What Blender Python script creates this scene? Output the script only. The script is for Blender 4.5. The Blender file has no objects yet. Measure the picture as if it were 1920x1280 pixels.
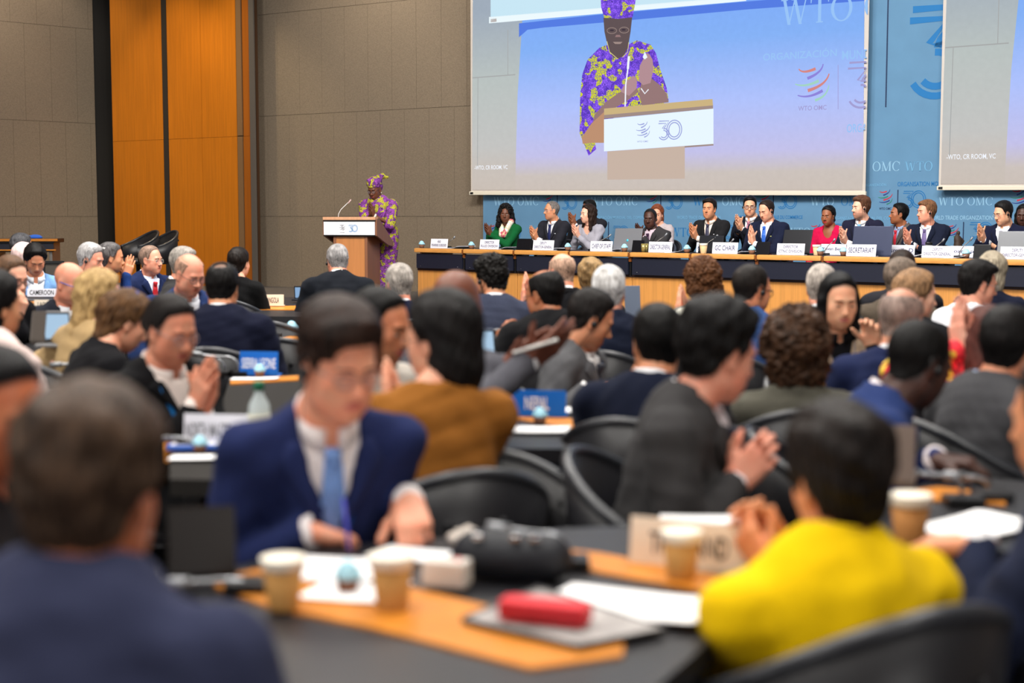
import bpy, bmesh, math, random
import numpy as np
from mathutils import Vector, Matrix

# ------------------------------------------------------------------ camera, light, exposure
FPX = 2700.0; CX, CY = 960.0, 640.0; HOR = 407.0; CAMZ = 1.43
PITCH = math.atan((CY - HOR) / FPX)
scene = bpy.context.scene
COL = scene.collection
cam_data = bpy.data.cameras.new('camera')
cam_data.sensor_width = 36.0; cam_data.lens = 36.0 * FPX / 1920.0
cam_data.clip_start = 0.05; cam_data.clip_end = 200
cam_data.dof.use_dof = True; cam_data.dof.focus_distance = 16.5; cam_data.dof.aperture_fstop = 1.9
cam = bpy.data.objects.new('camera', cam_data); COL.objects.link(cam)
cam.location = (0, 0, CAMZ); cam.rotation_euler = (math.pi / 2 - PITCH, 0, 0)
scene.camera = cam
scene.view_settings.view_transform = 'Standard'; scene.view_settings.look = 'None'
scene.view_settings.gamma = 1.0; scene.view_settings.use_curve_mapping = False
scene.view_settings.exposure = 0.08
world = bpy.data.worlds.new('world'); scene.world = world; world.use_nodes = True
world.node_tree.nodes['Background'].inputs[0].default_value = (0.9, 0.95, 1.0, 1)
world.node_tree.nodes['Background'].inputs[1].default_value = 0.12

def area(loc, size, power, col=(1, .96, .9), aim=None, sy=None):
    l = bpy.data.lights.new('area_light', 'AREA'); l.energy = power; l.color = col
    l.shape = 'RECTANGLE'; l.size = size; l.size_y = sy or size
    o = bpy.data.objects.new('area_light', l); COL.objects.link(o); o.location = loc
    if aim is not None:
        o.rotation_euler = (Vector(aim) - Vector(loc)).to_track_quat('-Z', 'Y').to_euler()
    return o
def spot(loc, aim, power, col=(1, .86, .66), ang=60, rad=.08):
    l = bpy.data.lights.new('downlight', 'SPOT'); l.energy = power; l.color = col
    l.spot_size = math.radians(ang); l.spot_blend = .6; l.shadow_soft_size = rad
    o = bpy.data.objects.new('downlight', l); COL.objects.link(o); o.location = loc
    o.rotation_euler = (Vector(aim) - Vector(loc)).to_track_quat('-Z', 'Y').to_euler()
    return o
CEIL = 7.2
for lx in (-4.5, -1.2, 2.1):
    for ly in (1.0, 4.4, 7.8, 11.2):
        area((lx, ly, CEIL - .06), 1.6, 145)
# unseen fill lights added behind and left of the camera, for faces and suits
for wx, wy, ax, ay, pw in ((-5.5, -5.7, -1, 8, 230), (3.5, -5.7, 1, 8, 230), (-12.3, 1.0, 0, 7, 420)):
    area((wx, wy, 3.6), 5.0, pw, (1, .98, .96), (ax, ay, 1.0), 3.2)
# stage lighting bars above the audience, aimed at the rostrum and lectern
for lx, ly, ax, ay, pw in ((-4.4, 11.4, -2.0, 18.7, 285), (-.7, 10.6, .25, 18.4, 345), (2.0, 9.3, 2.7, 15.7, 225), (4.4, 8.1, 4.7, 14.5, 180)):
    area((lx, ly, CEIL - .3), .7, pw, (1, .97, .93), (ax, ay, 1.4))
# downlights over the timber columns and the side walls
for dx, dy in ((-5.93, 23.0), (-4.85, 22.3)):
    spot((dx - .1, dy - .5, 6.6), (dx, dy + .1, 2.4), 330, (1, .8, .5), 75)
for dx, dy in ((-2.9, 20.9), (-1.7, 20.4), (-8.8, 22.1), (-7.9, 23.3)):
    spot((dx, dy, 6.9), (dx + .2, dy + 1.1, 2.1), 260, (1, .88, .72), 80)

random.seed(7); rng = np.random.default_rng(7)
# ------------------------------------------------------------------ picking points in the room
def ray(x, y):
    u = (x - CX) / FPX; v = (CY - y) / FPX
    c, s = math.cos(PITCH), math.sin(PITCH)
    return Vector((u, c + v * s, -s + v * c))
def at(x, y, Y):
    d = ray(x, y); return Vector((0, 0, CAMZ)) + d * (Y / d.y)
def at_z(x, y, z):
    d = ray(x, y); return Vector((0, 0, CAMZ)) + d * ((z - CAMZ) / d.z)
def at_plane(x, y, p, n):
    d = ray(x, y); o = Vector((0, 0, CAMZ)); return o + d * ((p - o).dot(n) / d.dot(n))
def depth_px(Y): return FPX / Y

# ------------------------------------------------------------------ materials
def lin(c):
    return tuple(((v / 255) / 12.92 if v / 255 <= .04045 else ((v / 255 + .055) / 1.055) ** 2.4) for v in c[:3]) + (1.0,)
MATS = {}
def mat(key, col, rough=.6, metal=0.0, spec=.4, noise=None, bump=None, emit=None, coat=0.0, sheen=0.0, vor=None):
    if key in MATS: return MATS[key]
    m = bpy.data.materials.new(key); m.use_nodes = True; nt = m.node_tree
    b = nt.nodes['Principled BSDF']; b.inputs['Base Color'].default_value = lin(col)
    b.inputs['Roughness'].default_value = rough; b.inputs['Metallic'].default_value = metal
    b.inputs['Specular IOR Level'].default_value = spec
    if coat: b.inputs['Coat Weight'].default_value = coat
    if sheen: b.inputs['Sheen Weight'].default_value = sheen
    if noise:                                   # (scale, amount, stretch xyz)
        sc, amt, st = noise
        tc = nt.nodes.new('ShaderNodeTexCoord'); mp = nt.nodes.new('ShaderNodeMapping')
        mp.inputs['Scale'].default_value = st; nt.links.new(tc.outputs['Object'], mp.inputs[0])
        n = nt.nodes.new('ShaderNodeTexNoise'); n.inputs['Scale'].default_value = sc; n.inputs['Detail'].default_value = 4
        nt.links.new(mp.outputs[0], n.inputs['Vector'])
        r = nt.nodes.new('ShaderNodeMapRange'); r.inputs['From Min'].default_value = .3; r.inputs['From Max'].default_value = .7
        r.inputs['To Min'].default_value = 1 - amt; r.inputs['To Max'].default_value = 1 + amt
        nt.links.new(n.outputs[0], r.inputs[0])
        mx = nt.nodes.new('ShaderNodeMix'); mx.data_type = 'RGBA'; mx.blend_type = 'MULTIPLY'; mx.inputs[0].default_value = 1
        mx.inputs[6].default_value = lin(col); nt.links.new(r.outputs[0], mx.inputs[7])
        nt.links.new(mx.outputs[2], b.inputs['Base Color'])
    if bump:                                    # (scale, strength, stretch)
        sc, st, sv = bump
        tc = nt.nodes.new('ShaderNodeTexCoord'); mp = nt.nodes.new('ShaderNodeMapping'); mp.inputs['Scale'].default_value = sv
        nt.links.new(tc.outputs['Object'], mp.inputs[0])
        n = nt.nodes.new('ShaderNodeTexNoise'); n.inputs['Scale'].default_value = sc; n.inputs['Detail'].default_value = 3
        nt.links.new(mp.outputs[0], n.inputs['Vector'])
        bp = nt.nodes.new('ShaderNodeBump'); bp.inputs['Strength'].default_value = st; bp.inputs['Distance'].default_value = .02
        nt.links.new(n.outputs[0], bp.inputs['Height']); nt.links.new(bp.outputs[0], b.inputs['Normal'])
    if emit: b.inputs['Emission Color'].default_value = lin(emit[0]); b.inputs['Emission Strength'].default_value = emit[1]
    MATS[key] = m; return m
def glassy(key, col=(255, 255, 255), alpha=.12, rough=.03):
    if key in MATS: return MATS[key]
    m = mat(key, col, rough, spec=.6); m.node_tree.nodes['Principled BSDF'].inputs['Alpha'].default_value = alpha
    return m
def cloth(col, key=None):
    if max(col) < 125: col = tuple(int(c * .86) for c in col)
    return mat(key or 'cloth_%d_%d_%d' % tuple(col), col, .88, spec=.08, noise=(70, .05, (1, 1, 1)), bump=(22, .14, (1, 1, .6)), sheen=.02)

# ------------------------------------------------------------------ objects
def put(name, data, parent=None, m=None, label=None, cat=None, group=None, kind=None):
    o = bpy.data.objects.new(name, data); COL.objects.link(o)
    if parent: o.parent = parent
    if m is not None:
        ms = m if isinstance(m, (list, tuple)) else [m]
        if len(data.materials) < len(ms):
            for _ in range(len(ms) - len(data.materials)): data.materials.append(None)
        for i, mm in enumerate(ms):
            o.material_slots[i].link = 'OBJECT'; o.material_slots[i].material = mm
    if label: o['label'] = label
    if cat: o['category'] = cat
    if group: o['group'] = group
    if kind: o['kind'] = kind
    return o
def thing(name, loc, label, cat, rz=0, group=None, kind=None):
    o = bpy.data.objects.new(name, None); COL.objects.link(o); o.location = loc; o.rotation_euler = (0, 0, rz)
    o.empty_display_size = .1
    if label: o['label'] = label
    if cat: o['category'] = cat
    if group: o['group'] = group
    if kind: o['kind'] = kind
    return o
def copy_tree(o, parent=None):
    c = o.copy(); COL.objects.link(c)
    if parent: c.parent = parent
    for ch in o.children: copy_tree(ch, c)
    return c
def mesh_np(name, V, F, smooth=True, mi=None):
    V = np.asarray(V, np.float32); F = np.asarray(F, np.int32); k = F.shape[1]
    me = bpy.data.meshes.new(name); me.vertices.add(len(V)); me.vertices.foreach_set('co', V.ravel())
    me.loops.add(F.size); me.loops.foreach_set('vertex_index', F.ravel())
    me.polygons.add(len(F)); me.polygons.foreach_set('loop_start', np.arange(0, F.size, k, dtype=np.int32))
    if mi is not None: me.polygons.foreach_set('material_index', np.asarray(mi, np.int32))
    me.polygons.foreach_set('use_smooth', np.full(len(F), smooth, bool))
    me.update(calc_edges=True); return me
class B:
    """a small bmesh collector: one mesh per part"""
    def __init__(s): s.bm = bmesh.new(); s.m = 0
    def _tag(s, geom):
        for f in geom: f.material_index = s.m
    def box(s, c, d, rot=None, bev=0.0):
        r = bmesh.ops.create_cube(s.bm, size=1); vs = r['verts']
        M = Matrix.Translation(Vector(c)) @ (rot.to_4x4() if rot is not None else Matrix()) @ Matrix.Diagonal((d[0], d[1], d[2], 1))
        bmesh.ops.transform(s.bm, matrix=M, verts=vs)
        fs = list({f for v in vs for f in v.link_faces}); s._tag(fs)
        if bev:
            es = list({e for v in vs for e in v.link_edges})
            bmesh.ops.bevel(s.bm, geom=es, offset=bev, segments=2, affect='EDGES', profile=.7)
        return s
    def lathe(s, prof, c=(0, 0, 0), n=20, axis=None, flute=None):
        ring = []; c = Vector(c)
        R = axis.to_3x3() if axis is not None else Matrix.Identity(3)
        for r, z in prof:
            row = []
            for i in range(n):
                a = 2 * math.pi * i / n; rr = r * (1 + (flute if flute and i % 2 else 0))
                row.append(s.bm.verts.new(c + R @ Vector((rr * math.cos(a), rr * math.sin(a), z))))
            ring.append(row)
        fs = []
        for a, b in zip(ring, ring[1:]):
            for i in range(n): fs.append(s.bm.faces.new((a[i], a[(i + 1) % n], b[(i + 1) % n], b[i])))
        fs.append(s.bm.faces.new(list(reversed(ring[0])))); fs.append(s.bm.faces.new(ring[-1]))
        for f in fs: f.smooth = True
        s._tag(fs); return s
    def tube(s, pts, r, n=10, taper=None):
        pts = [Vector(p) for p in pts]; rows = []
        up = Vector((0, 0, 1))
        for i, p in enumerate(pts):
            t = (pts[min(i + 1, len(pts) - 1)] - pts[max(i - 1, 0)]).normalized()
            a = t.cross(up)
            if a.length < 1e-3: a = t.cross(Vector((1, 0, 0)))
            a.normalize(); b = a.cross(t)
            rr = r if taper is None else r + (taper - r) * i / (len(pts) - 1)
            rows.append([s.bm.verts.new(p + (a * math.cos(2 * math.pi * k / n) + b * math.sin(2 * math.pi * k / n)) * rr) for k in range(n)])
        fs = []
        for a, b in zip(rows, rows[1:]):
            for k in range(n): fs.append(s.bm.faces.new((a[k], a[(k + 1) % n], b[(k + 1) % n], b[k])))
        fs.append(s.bm.faces.new(rows[0])); fs.append(s.bm.faces.new(list(reversed(rows[-1]))))
        for f in fs: f.smooth = True
        s._tag(fs); return s
    def prism(s, poly, z0, z1):
        lo = [s.bm.verts.new((p[0], p[1], z0)) for p in poly]; hi = [s.bm.verts.new((p[0], p[1], z1)) for p in poly]
        fs = [s.bm.faces.new(hi), s.bm.faces.new(list(reversed(lo)))]
        k = len(poly)
        for i in range(k): fs.append(s.bm.faces.new((lo[i], lo[(i + 1) % k], hi[(i + 1) % k], hi[i])))
        s._tag(fs); return s
    def slab(s, quad, th):
        """a flat polygon of 3-D points given thickness along its own normal"""
        q = [Vector(p) for p in quad]; n = (q[1] - q[0]).cross(q[2] - q[0]).normalized() * th
        a = [s.bm.verts.new(p) for p in q]; b = [s.bm.verts.new(p - n) for p in q]; k = len(q)
        fs = [s.bm.faces.new(a), s.bm.faces.new(list(reversed(b)))]
        for i in range(k): fs.append(s.bm.faces.new((a[(i + 1) % k], a[i], b[i], b[(i + 1) % k])))
        s._tag(fs); return s
    def mesh(s, name='part', fix=True):
        if fix: bmesh.ops.recalc_face_normals(s.bm, faces=s.bm.faces[:])
        me = bpy.data.meshes.new(name); s.bm.to_mesh(me); s.bm.free(); return me
def rotz(a): return Matrix.Rotation(a, 3, 'Z')

# ------------------------------------------------------------------ implicit modelling (distance fields, surface nets)
def smin(a, b, k):
    if k <= 0: return np.minimum(a, b)
    h = np.maximum(k - np.abs(a - b), 0); return np.minimum(a, b) - h * h * (.25 / k)
class G:
    def __init__(s, lo, hi, h):
        s.lo = np.array(lo, np.float32); s.h = h; s.pad = 0.0
        s.n = np.ceil((np.array(hi) - s.lo) / h).astype(int) + 2
        s.F = np.full(s.n, 1.0, np.float32)
        s.ax = [s.lo[i] + h * np.arange(s.n[i], dtype=np.float32) for i in range(3)]
    def sub(s, lo, hi, k):
        m = k + 2.6 * s.h + s.pad; sl = []
        for i in range(3):
            a = int(max(0, math.floor((lo[i] - m - s.lo[i]) / s.h))); b = int(min(s.n[i], math.ceil((hi[i] + m - s.lo[i]) / s.h) + 1))
            if b <= a: return None, None
            sl.append(slice(a, b))
        sl = tuple(sl)
        X, Y, Z = s.ax[0][sl[0]][:, None, None], s.ax[1][sl[1]][None, :, None], s.ax[2][sl[2]][None, None, :]
        return sl, (X, Y, Z)
    def put(s, f, lo, hi, k=0.0, cut=False):
        sl, p = s.sub(lo, hi, k)
        if sl is None: return s
        d = f(*p); A = s.F[sl]
        s.F[sl] = -smin(-A, d, k) if cut else smin(A, d, k)
        return s
    def ell(s, c, r, k=0.0, cut=False, R=None):
        c = np.asarray(c, float); r = np.asarray(r, float); mr = r.min()
        if R is None:
            def f(X, Y, Z):
                q = np.sqrt(((X - c[0]) / r[0]) ** 2 + ((Y - c[1]) / r[1]) ** 2 + ((Z - c[2]) / r[2]) ** 2)
                return ((q - 1) * mr * (1 + .5 * (r.max() / mr - 1) * 0)).astype(np.float32)
            e = r
        else:
            R = np.asarray(R, float); e = np.full(3, r.max())
            def f(X, Y, Z):
                a, b, g = X - c[0], Y - c[1], Z - c[2]
                q = 0
                for i in range(3): q = q + ((a * R[0, i] + b * R[1, i] + g * R[2, i]) / r[i]) ** 2
                return ((np.sqrt(q) - 1) * mr).astype(np.float32)
        return s.put(f, c - e, c + e, k, cut)
    def cone(s, a, b, ra, rb, k=0.0, cut=False, flat=None):
        a = np.asarray(a, float); b = np.asarray(b, float); ba = b - a; l2 = max(ba @ ba, 1e-9); m = max(ra, rb)
        def f(X, Y, Z):
            px, py, pz = X - a[0], Y - a[1], Z - a[2]
            t = np.clip((px * ba[0] + py * ba[1] + pz * ba[2]) / l2, 0, 1)
            qx, qy, qz = px - t * ba[0], py - t * ba[1], pz - t * ba[2]
            q2 = qx * qx + qy * qy + qz * qz
            if flat is not None:
                n, fac = flat; qn = qx * n[0] + qy * n[1] + qz * n[2]; q2 = q2 + (fac * fac - 1) * qn * qn
            return (np.sqrt(np.maximum(q2, 0)) - (ra + t * (rb - ra))).astype(np.float32)
        return s.put(f, np.minimum(a, b) - m, np.maximum(a, b) + m, k, cut)
    def val(s, p):
        i = np.clip(((np.asarray(p) - s.lo) / s.h + .5).astype(int), 0, s.n - 1); return s.F[i[..., 0], i[..., 1], i[..., 2]]
    def net(s):
        F = s.F; I = F < 0
        c = np.zeros(np.array(F.shape) - 1, np.uint8)
        O = [(x, y, z) for x in (0, 1) for y in (0, 1) for z in (0, 1)]
        nx, ny, nz = c.shape
        for x, y, z in O: c += I[x:x + nx, y:y + ny, z:z + nz]
        act = (c > 0) & (c < 8); idx = np.argwhere(act); N = len(idx)
        val = np.stack([F[idx[:, 0] + x, idx[:, 1] + y, idx[:, 2] + z] for x, y, z in O], 1)
        acc = np.zeros((N, 3), np.float32); cnt = np.zeros(N, np.float32); OA = np.array(O, np.float32)
        for a in range(8):
            for b in range(a + 1, 8):
                if np.abs(OA[a] - OA[b]).sum() != 1: continue
                va, vb = val[:, a], val[:, b]; m = (va < 0) != (vb < 0)
                t = np.where(m, va / np.where(m, va - vb, 1), 0)[:, None]
                acc += np.where(m[:, None], OA[a] + t * (OA[b] - OA[a]), 0); cnt += m
        V = s.lo + s.h * (idx + acc / cnt[:, None])
        ids = np.full(c.shape, -1, np.int32); ids[act] = np.arange(N)
        Q = []
        a = I[:-1, 1:-1, 1:-1] != I[1:, 1:-1, 1:-1]; e = np.argwhere(a); i, j, k = e[:, 0], e[:, 1] + 1, e[:, 2] + 1
        q = np.stack([ids[i, j - 1, k - 1], ids[i, j, k - 1], ids[i, j, k], ids[i, j - 1, k]], 1); fl = ~I[i, j, k]; q[fl] = q[fl][:, ::-1]; Q.append(q)
        a = I[1:-1, :-1, 1:-1] != I[1:-1, 1:, 1:-1]; e = np.argwhere(a); i, j, k = e[:, 0] + 1, e[:, 1], e[:, 2] + 1
        q = np.stack([ids[i - 1, j, k - 1], ids[i - 1, j, k], ids[i, j, k], ids[i, j, k - 1]], 1); fl = ~I[i, j, k]; q[fl] = q[fl][:, ::-1]; Q.append(q)
        a = I[1:-1, 1:-1, :-1] != I[1:-1, 1:-1, 1:]; e = np.argwhere(a); i, j, k = e[:, 0] + 1, e[:, 1] + 1, e[:, 2]
        q = np.stack([ids[i - 1, j - 1, k], ids[i, j - 1, k], ids[i, j, k], ids[i - 1, j, k]], 1); fl = ~I[i, j, k]; q[fl] = q[fl][:, ::-1]; Q.append(q)
        Fq = np.concatenate(Q); Fq = Fq[(Fq >= 0).all(1)]
        return V.astype(np.float32), Fq
def vnormals(V, F):
    n = np.cross(V[F[:, 2]] - V[F[:, 0]], V[F[:, 3]] - V[F[:, 1]]); N = np.zeros_like(V)
    for i in range(4): np.add.at(N, F[:, i], n)
    return N / np.maximum(np.linalg.norm(N, axis=1, keepdims=True), 1e-9)
def wav(P, wl, seed, n=5, st=(1, 1, 1)):
    r = np.random.default_rng(seed); o = np.zeros(len(P), np.float32)
    for _ in range(n):
        d = r.normal(size=3) * np.array(st); d /= np.linalg.norm(d) + 1e-9
        o += np.sin(P @ d * (2 * math.pi / (wl * r.uniform(.7, 1.4))) + r.uniform(0, 6.28)).astype(np.float32)
    return o / math.sqrt(n)
# ------------------------------------------------------------------ heads
HK = {  # jaw width, face length, nose length, nose width, cheeks, brow, lips, chin
    'm':  dict(jw=1.0, fl=1.0, ns=1.0, nw=1.0, ck=1.0, br=1.0, lp=1.0, ch=1.0),
    'mr': dict(jw=1.13, fl=1.0, ns=1.0, nw=1.15, ck=1.35, br=.9, lp=.95, ch=1.15),
    'ml': dict(jw=.94, fl=1.06, ns=1.15, nw=.95, ck=.9, br=1.1, lp=.9, ch=1.05),
    'md': dict(jw=1.03, fl=1.0, ns=.9, nw=1.5, ck=1.15, br=1.0, lp=1.5, ch=1.0),
    'f':  dict(jw=.80, fl=.94, ns=.75, nw=.85, ck=1.05, br=.3, lp=1.25, ch=.75),
    'fd': dict(jw=.86, fl=.95, ns=.75, nw=1.25, ck=1.2, br=.3, lp=1.5, ch=.8),
    'fr': dict(jw=1.02, fl=.97, ns=.85, nw=1.1, ck=1.4, br=.5, lp=1.15, ch=.95),
}
HEADS = {}
def smooth01(a, b, x): t = np.clip((x - a) / (b - a), 0, 1); return t * t * (3 - 2 * t)
def head_field(kind, h):
    p = HK[kind]; g = G((-.105, -.13, -.15), (.105, .15, .145), h); fl = p['fl']; jw = p['jw']
    g.ell((0, -.012, .036), (.0755, .098, .088))
    g.ell((0, .022, -.03 * fl), (.0625 * (.6 + .4 * jw), .066, .086 * fl), k=.035)
    g.ell((0, .060, -.097 * fl), (.026 * jw, .024 * p['ch'], .019), k=.035)
    for s in (-1, 1):
        g.ell((s * .047 * jw, .012, -.066 * fl), (.019, .03, .026), k=.03)
        g.ell((s * .043, .058, -.02), (.018 * p['ck'], .016, .018 * p['ck']), k=.028)
        g.ell((s * .036 * jw, .048, -.06 * fl), (.016 * p['ck'], .018, .022), k=.03)
    g.cone((-.034, .0815, .024), (.034, .0815, .024), .0095 * (.6 + .4 * p['br']), .0095 * (.6 + .4 * p['br']), k=.018)
    for s in (-1, 1): g.ell((s * .0325, .099, .003), (.0185, .017, .0145), k=.014, cut=True)
    for s in (-1, 1): g.ell((s * .0315, .0735, .002), (.0148, .0135, .0125), k=.005)
    n = p['ns']; w = p['nw']
    g.cone((0, .080, .014), (0, .094 + .013 * n, -.026), .0075, .0098 * (.7 + .3 * w), k=.011)
    g.ell((0, .098 + .010 * n, -.030), (.0105 * (.75 + .25 * w), .0105, .0095), k=.007)
    for s in (-1, 1): g.ell((s * .0105 * w, .093 + .004 * n, -.0335), (.0072 * (.6 + .4 * w), .0095, .0072), k=.006)
    zl = -.062 * fl
    l = p['lp']
    g.ell((0, .0765, zl), (.027, .013, .017), k=.02)
    g.ell((0, .0862, zl + .0050), (.0215, .0085, .0048 * l), k=.005)
    g.ell((0, .0852, zl - .0058), (.0190, .0088, .0058 * l), k=.005)
    for s in (-1, 1): g.cone((0, .0940, zl - .0006), (s * .023, .0880, zl + .0022), .0024, .0024, k=.003, cut=True)
    for s in (-1, 1):
        g.ell((s * .0765, -.006, -.004), (.0095, .0185, .031), k=.008)
        g.ell((s * .0865, -.002, -.002), (.007, .011, .02), k=.006, cut=True)
        g.ell((s * .076, .002, -.031), (.006, .009, .009), k=.006)
    g.cone((0, -.018, -.05), (0, -.034, -.15), .050, .054, k=.03)
    return g
def head_mesh(kind, h):
    if (kind, h) in HEADS: return HEADS[kind, h]
    g = head_field(kind, h); V, F = g.net(); p = HK[kind]; x, y, z = V.T; zl = -.062 * p['fl']
    m = np.zeros((len(V), 3), np.float32)
    w = .024 * (1 - .25 * smooth01(0, .02, np.abs(z - zl)))
    lipz = np.where(z > zl, .0085, .0105) * (.7 + .3 * p['lp'])
    q = (x / w) ** 2 + ((z - zl) / lipz) ** 2
    m[:, 0] = smooth01(1.25, .8, q) * smooth01(.068, .077, y)
    ax = np.abs(x)
    jaw = smooth01(-.030, -.052, z + .35 * np.maximum(0, ax - .03)) * smooth01(-.02, .02, y)
    mous = smooth01(-.036, -.043, z) * smooth01(.06, .075, y) * smooth01(.045, .03, ax)
    side = smooth01(.002, .012, y) * smooth01(.035, .022, y) * smooth01(.01, -.01, z) * smooth01(.055, .065, ax)
    m[:, 1] = np.clip(np.maximum(np.maximum(jaw, mous), side), 0, 1) * (1 - m[:, 0])
    zh = np.interp(y, HLY, HLZ); m[:, 2] = smooth01(-.016, .008, z - zh) * smooth01(.010, .002, np.abs(ax - .085) * (z < .03) * 0)
    HEADS[kind, h] = (V, F, m, g); return HEADS[kind, h]
HLY = [-.13, -.06, -.028, -.012, .012, .024, .045, .075, .11]
HLZ = [-.085, -.075, -.050, .020, .020, -.014, .072, .094, .100]
HLRECEDE = [-.085, -.075, -.050, .020, .022, -.006, .092, .114, .13]
HLWOMAN = [-.10, -.09, -.06, .005, .010, .022, .074, .096, .102]
BROWS = {}
def brow_mesh(kind, thick, side):
    key = (kind, thick, side)
    if key in BROWS: return BROWS[key]
    g = head_mesh(kind, .005)[3]; V, F = [], []
    for s in (side,):
        b0 = len(V); n = 9
        for i in range(n):
            t = i / (n - 1); x = s * (.012 + .037 * t); zc = .0215 + .0055 * math.sin(t * 2.3) - .005 * t * t
            hw = (.0035 + .0010 * math.sin(t * 3)) * thick * (1 - .55 * t)
            for q in (1, 0, -1):
                ys = np.arange(.12, .03, -.0006); pts = np.stack([np.full_like(ys, x), ys, np.full_like(ys, zc + q * hw)], 1)
                fi = field_at(g, pts); hit = np.argmax(fi < 0); yy = ys[hit]
                V.append((x, yy + (.0028 if q == 0 else .0004), zc + q * hw))
        for i in range(n - 1):
            for q in (0, 1):
                a = b0 + i * 3 + q; f = (a, a + 3, a + 4, a + 1)
                F.append(f if s < 0 else f[::-1])
    BROWS[key] = mesh_np('eyebrow', V, F); return BROWS[key]
def field_at(g, P):
    """trilinear value of the field"""
    q = (np.asarray(P, np.float32) - g.lo) / g.h; i = np.clip(q.astype(int), 0, g.n - 2); f = q - i
    o = 0
    for dx in (0, 1):
        for dy in (0, 1):
            for dz in (0, 1):
                w = (f[:, 0] if dx else 1 - f[:, 0]) * (f[:, 1] if dy else 1 - f[:, 1]) * (f[:, 2] if dz else 1 - f[:, 2])
                o = o + w * g.F[i[:, 0] + dx, i[:, 1] + dy, i[:, 2] + dz]
    return o
EYES = {}
def eye_mesh(side, openv):
    """almond of the eyeball that shows between the lids: white, iris, dark lash line"""
    key = (side, openv)
    if key in EYES: return EYES[key]
    V, F, M = [], [], []; nx, nz = 14, 7; c = np.array([side * .0315, .0735, .002]); r = np.array([.0153, .0145, .0132])
    hw, hh = .0138, .0052 * openv
    for i in range(nx + 1):
        t = -1 + 2 * i / nx
        for j in range(nz + 1):
            q = -1 + 2 * j / nz; lim = hh * max(.06, (1 - t * t)) ** .7
            x = t * hw; z = q * lim - .0012 * (1 - openv) * 3; d = max(0, 1 - (x / r[0]) ** 2 - (z / r[2]) ** 2)
            V.append((c[0] + x, c[1] + r[1] * math.sqrt(d) + .0006, c[2] + z))
    for i in range(nx):
        for j in range(nz):
            a = i * (nz + 1) + j; F.append((a, a + 1, a + nz + 2, a + nz + 1)[::-1])
            x = (-1 + 2 * (i + .5) / nx) * hw; z = (-1 + 2 * (j + .5) / nz) * hh
            M.append(2 if j == nz - 1 else (1 if math.hypot(x - side * 0, z) < .0058 else 0))
    EYES[key] = mesh_np('eye', V, F, True, M); return EYES[key]

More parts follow.
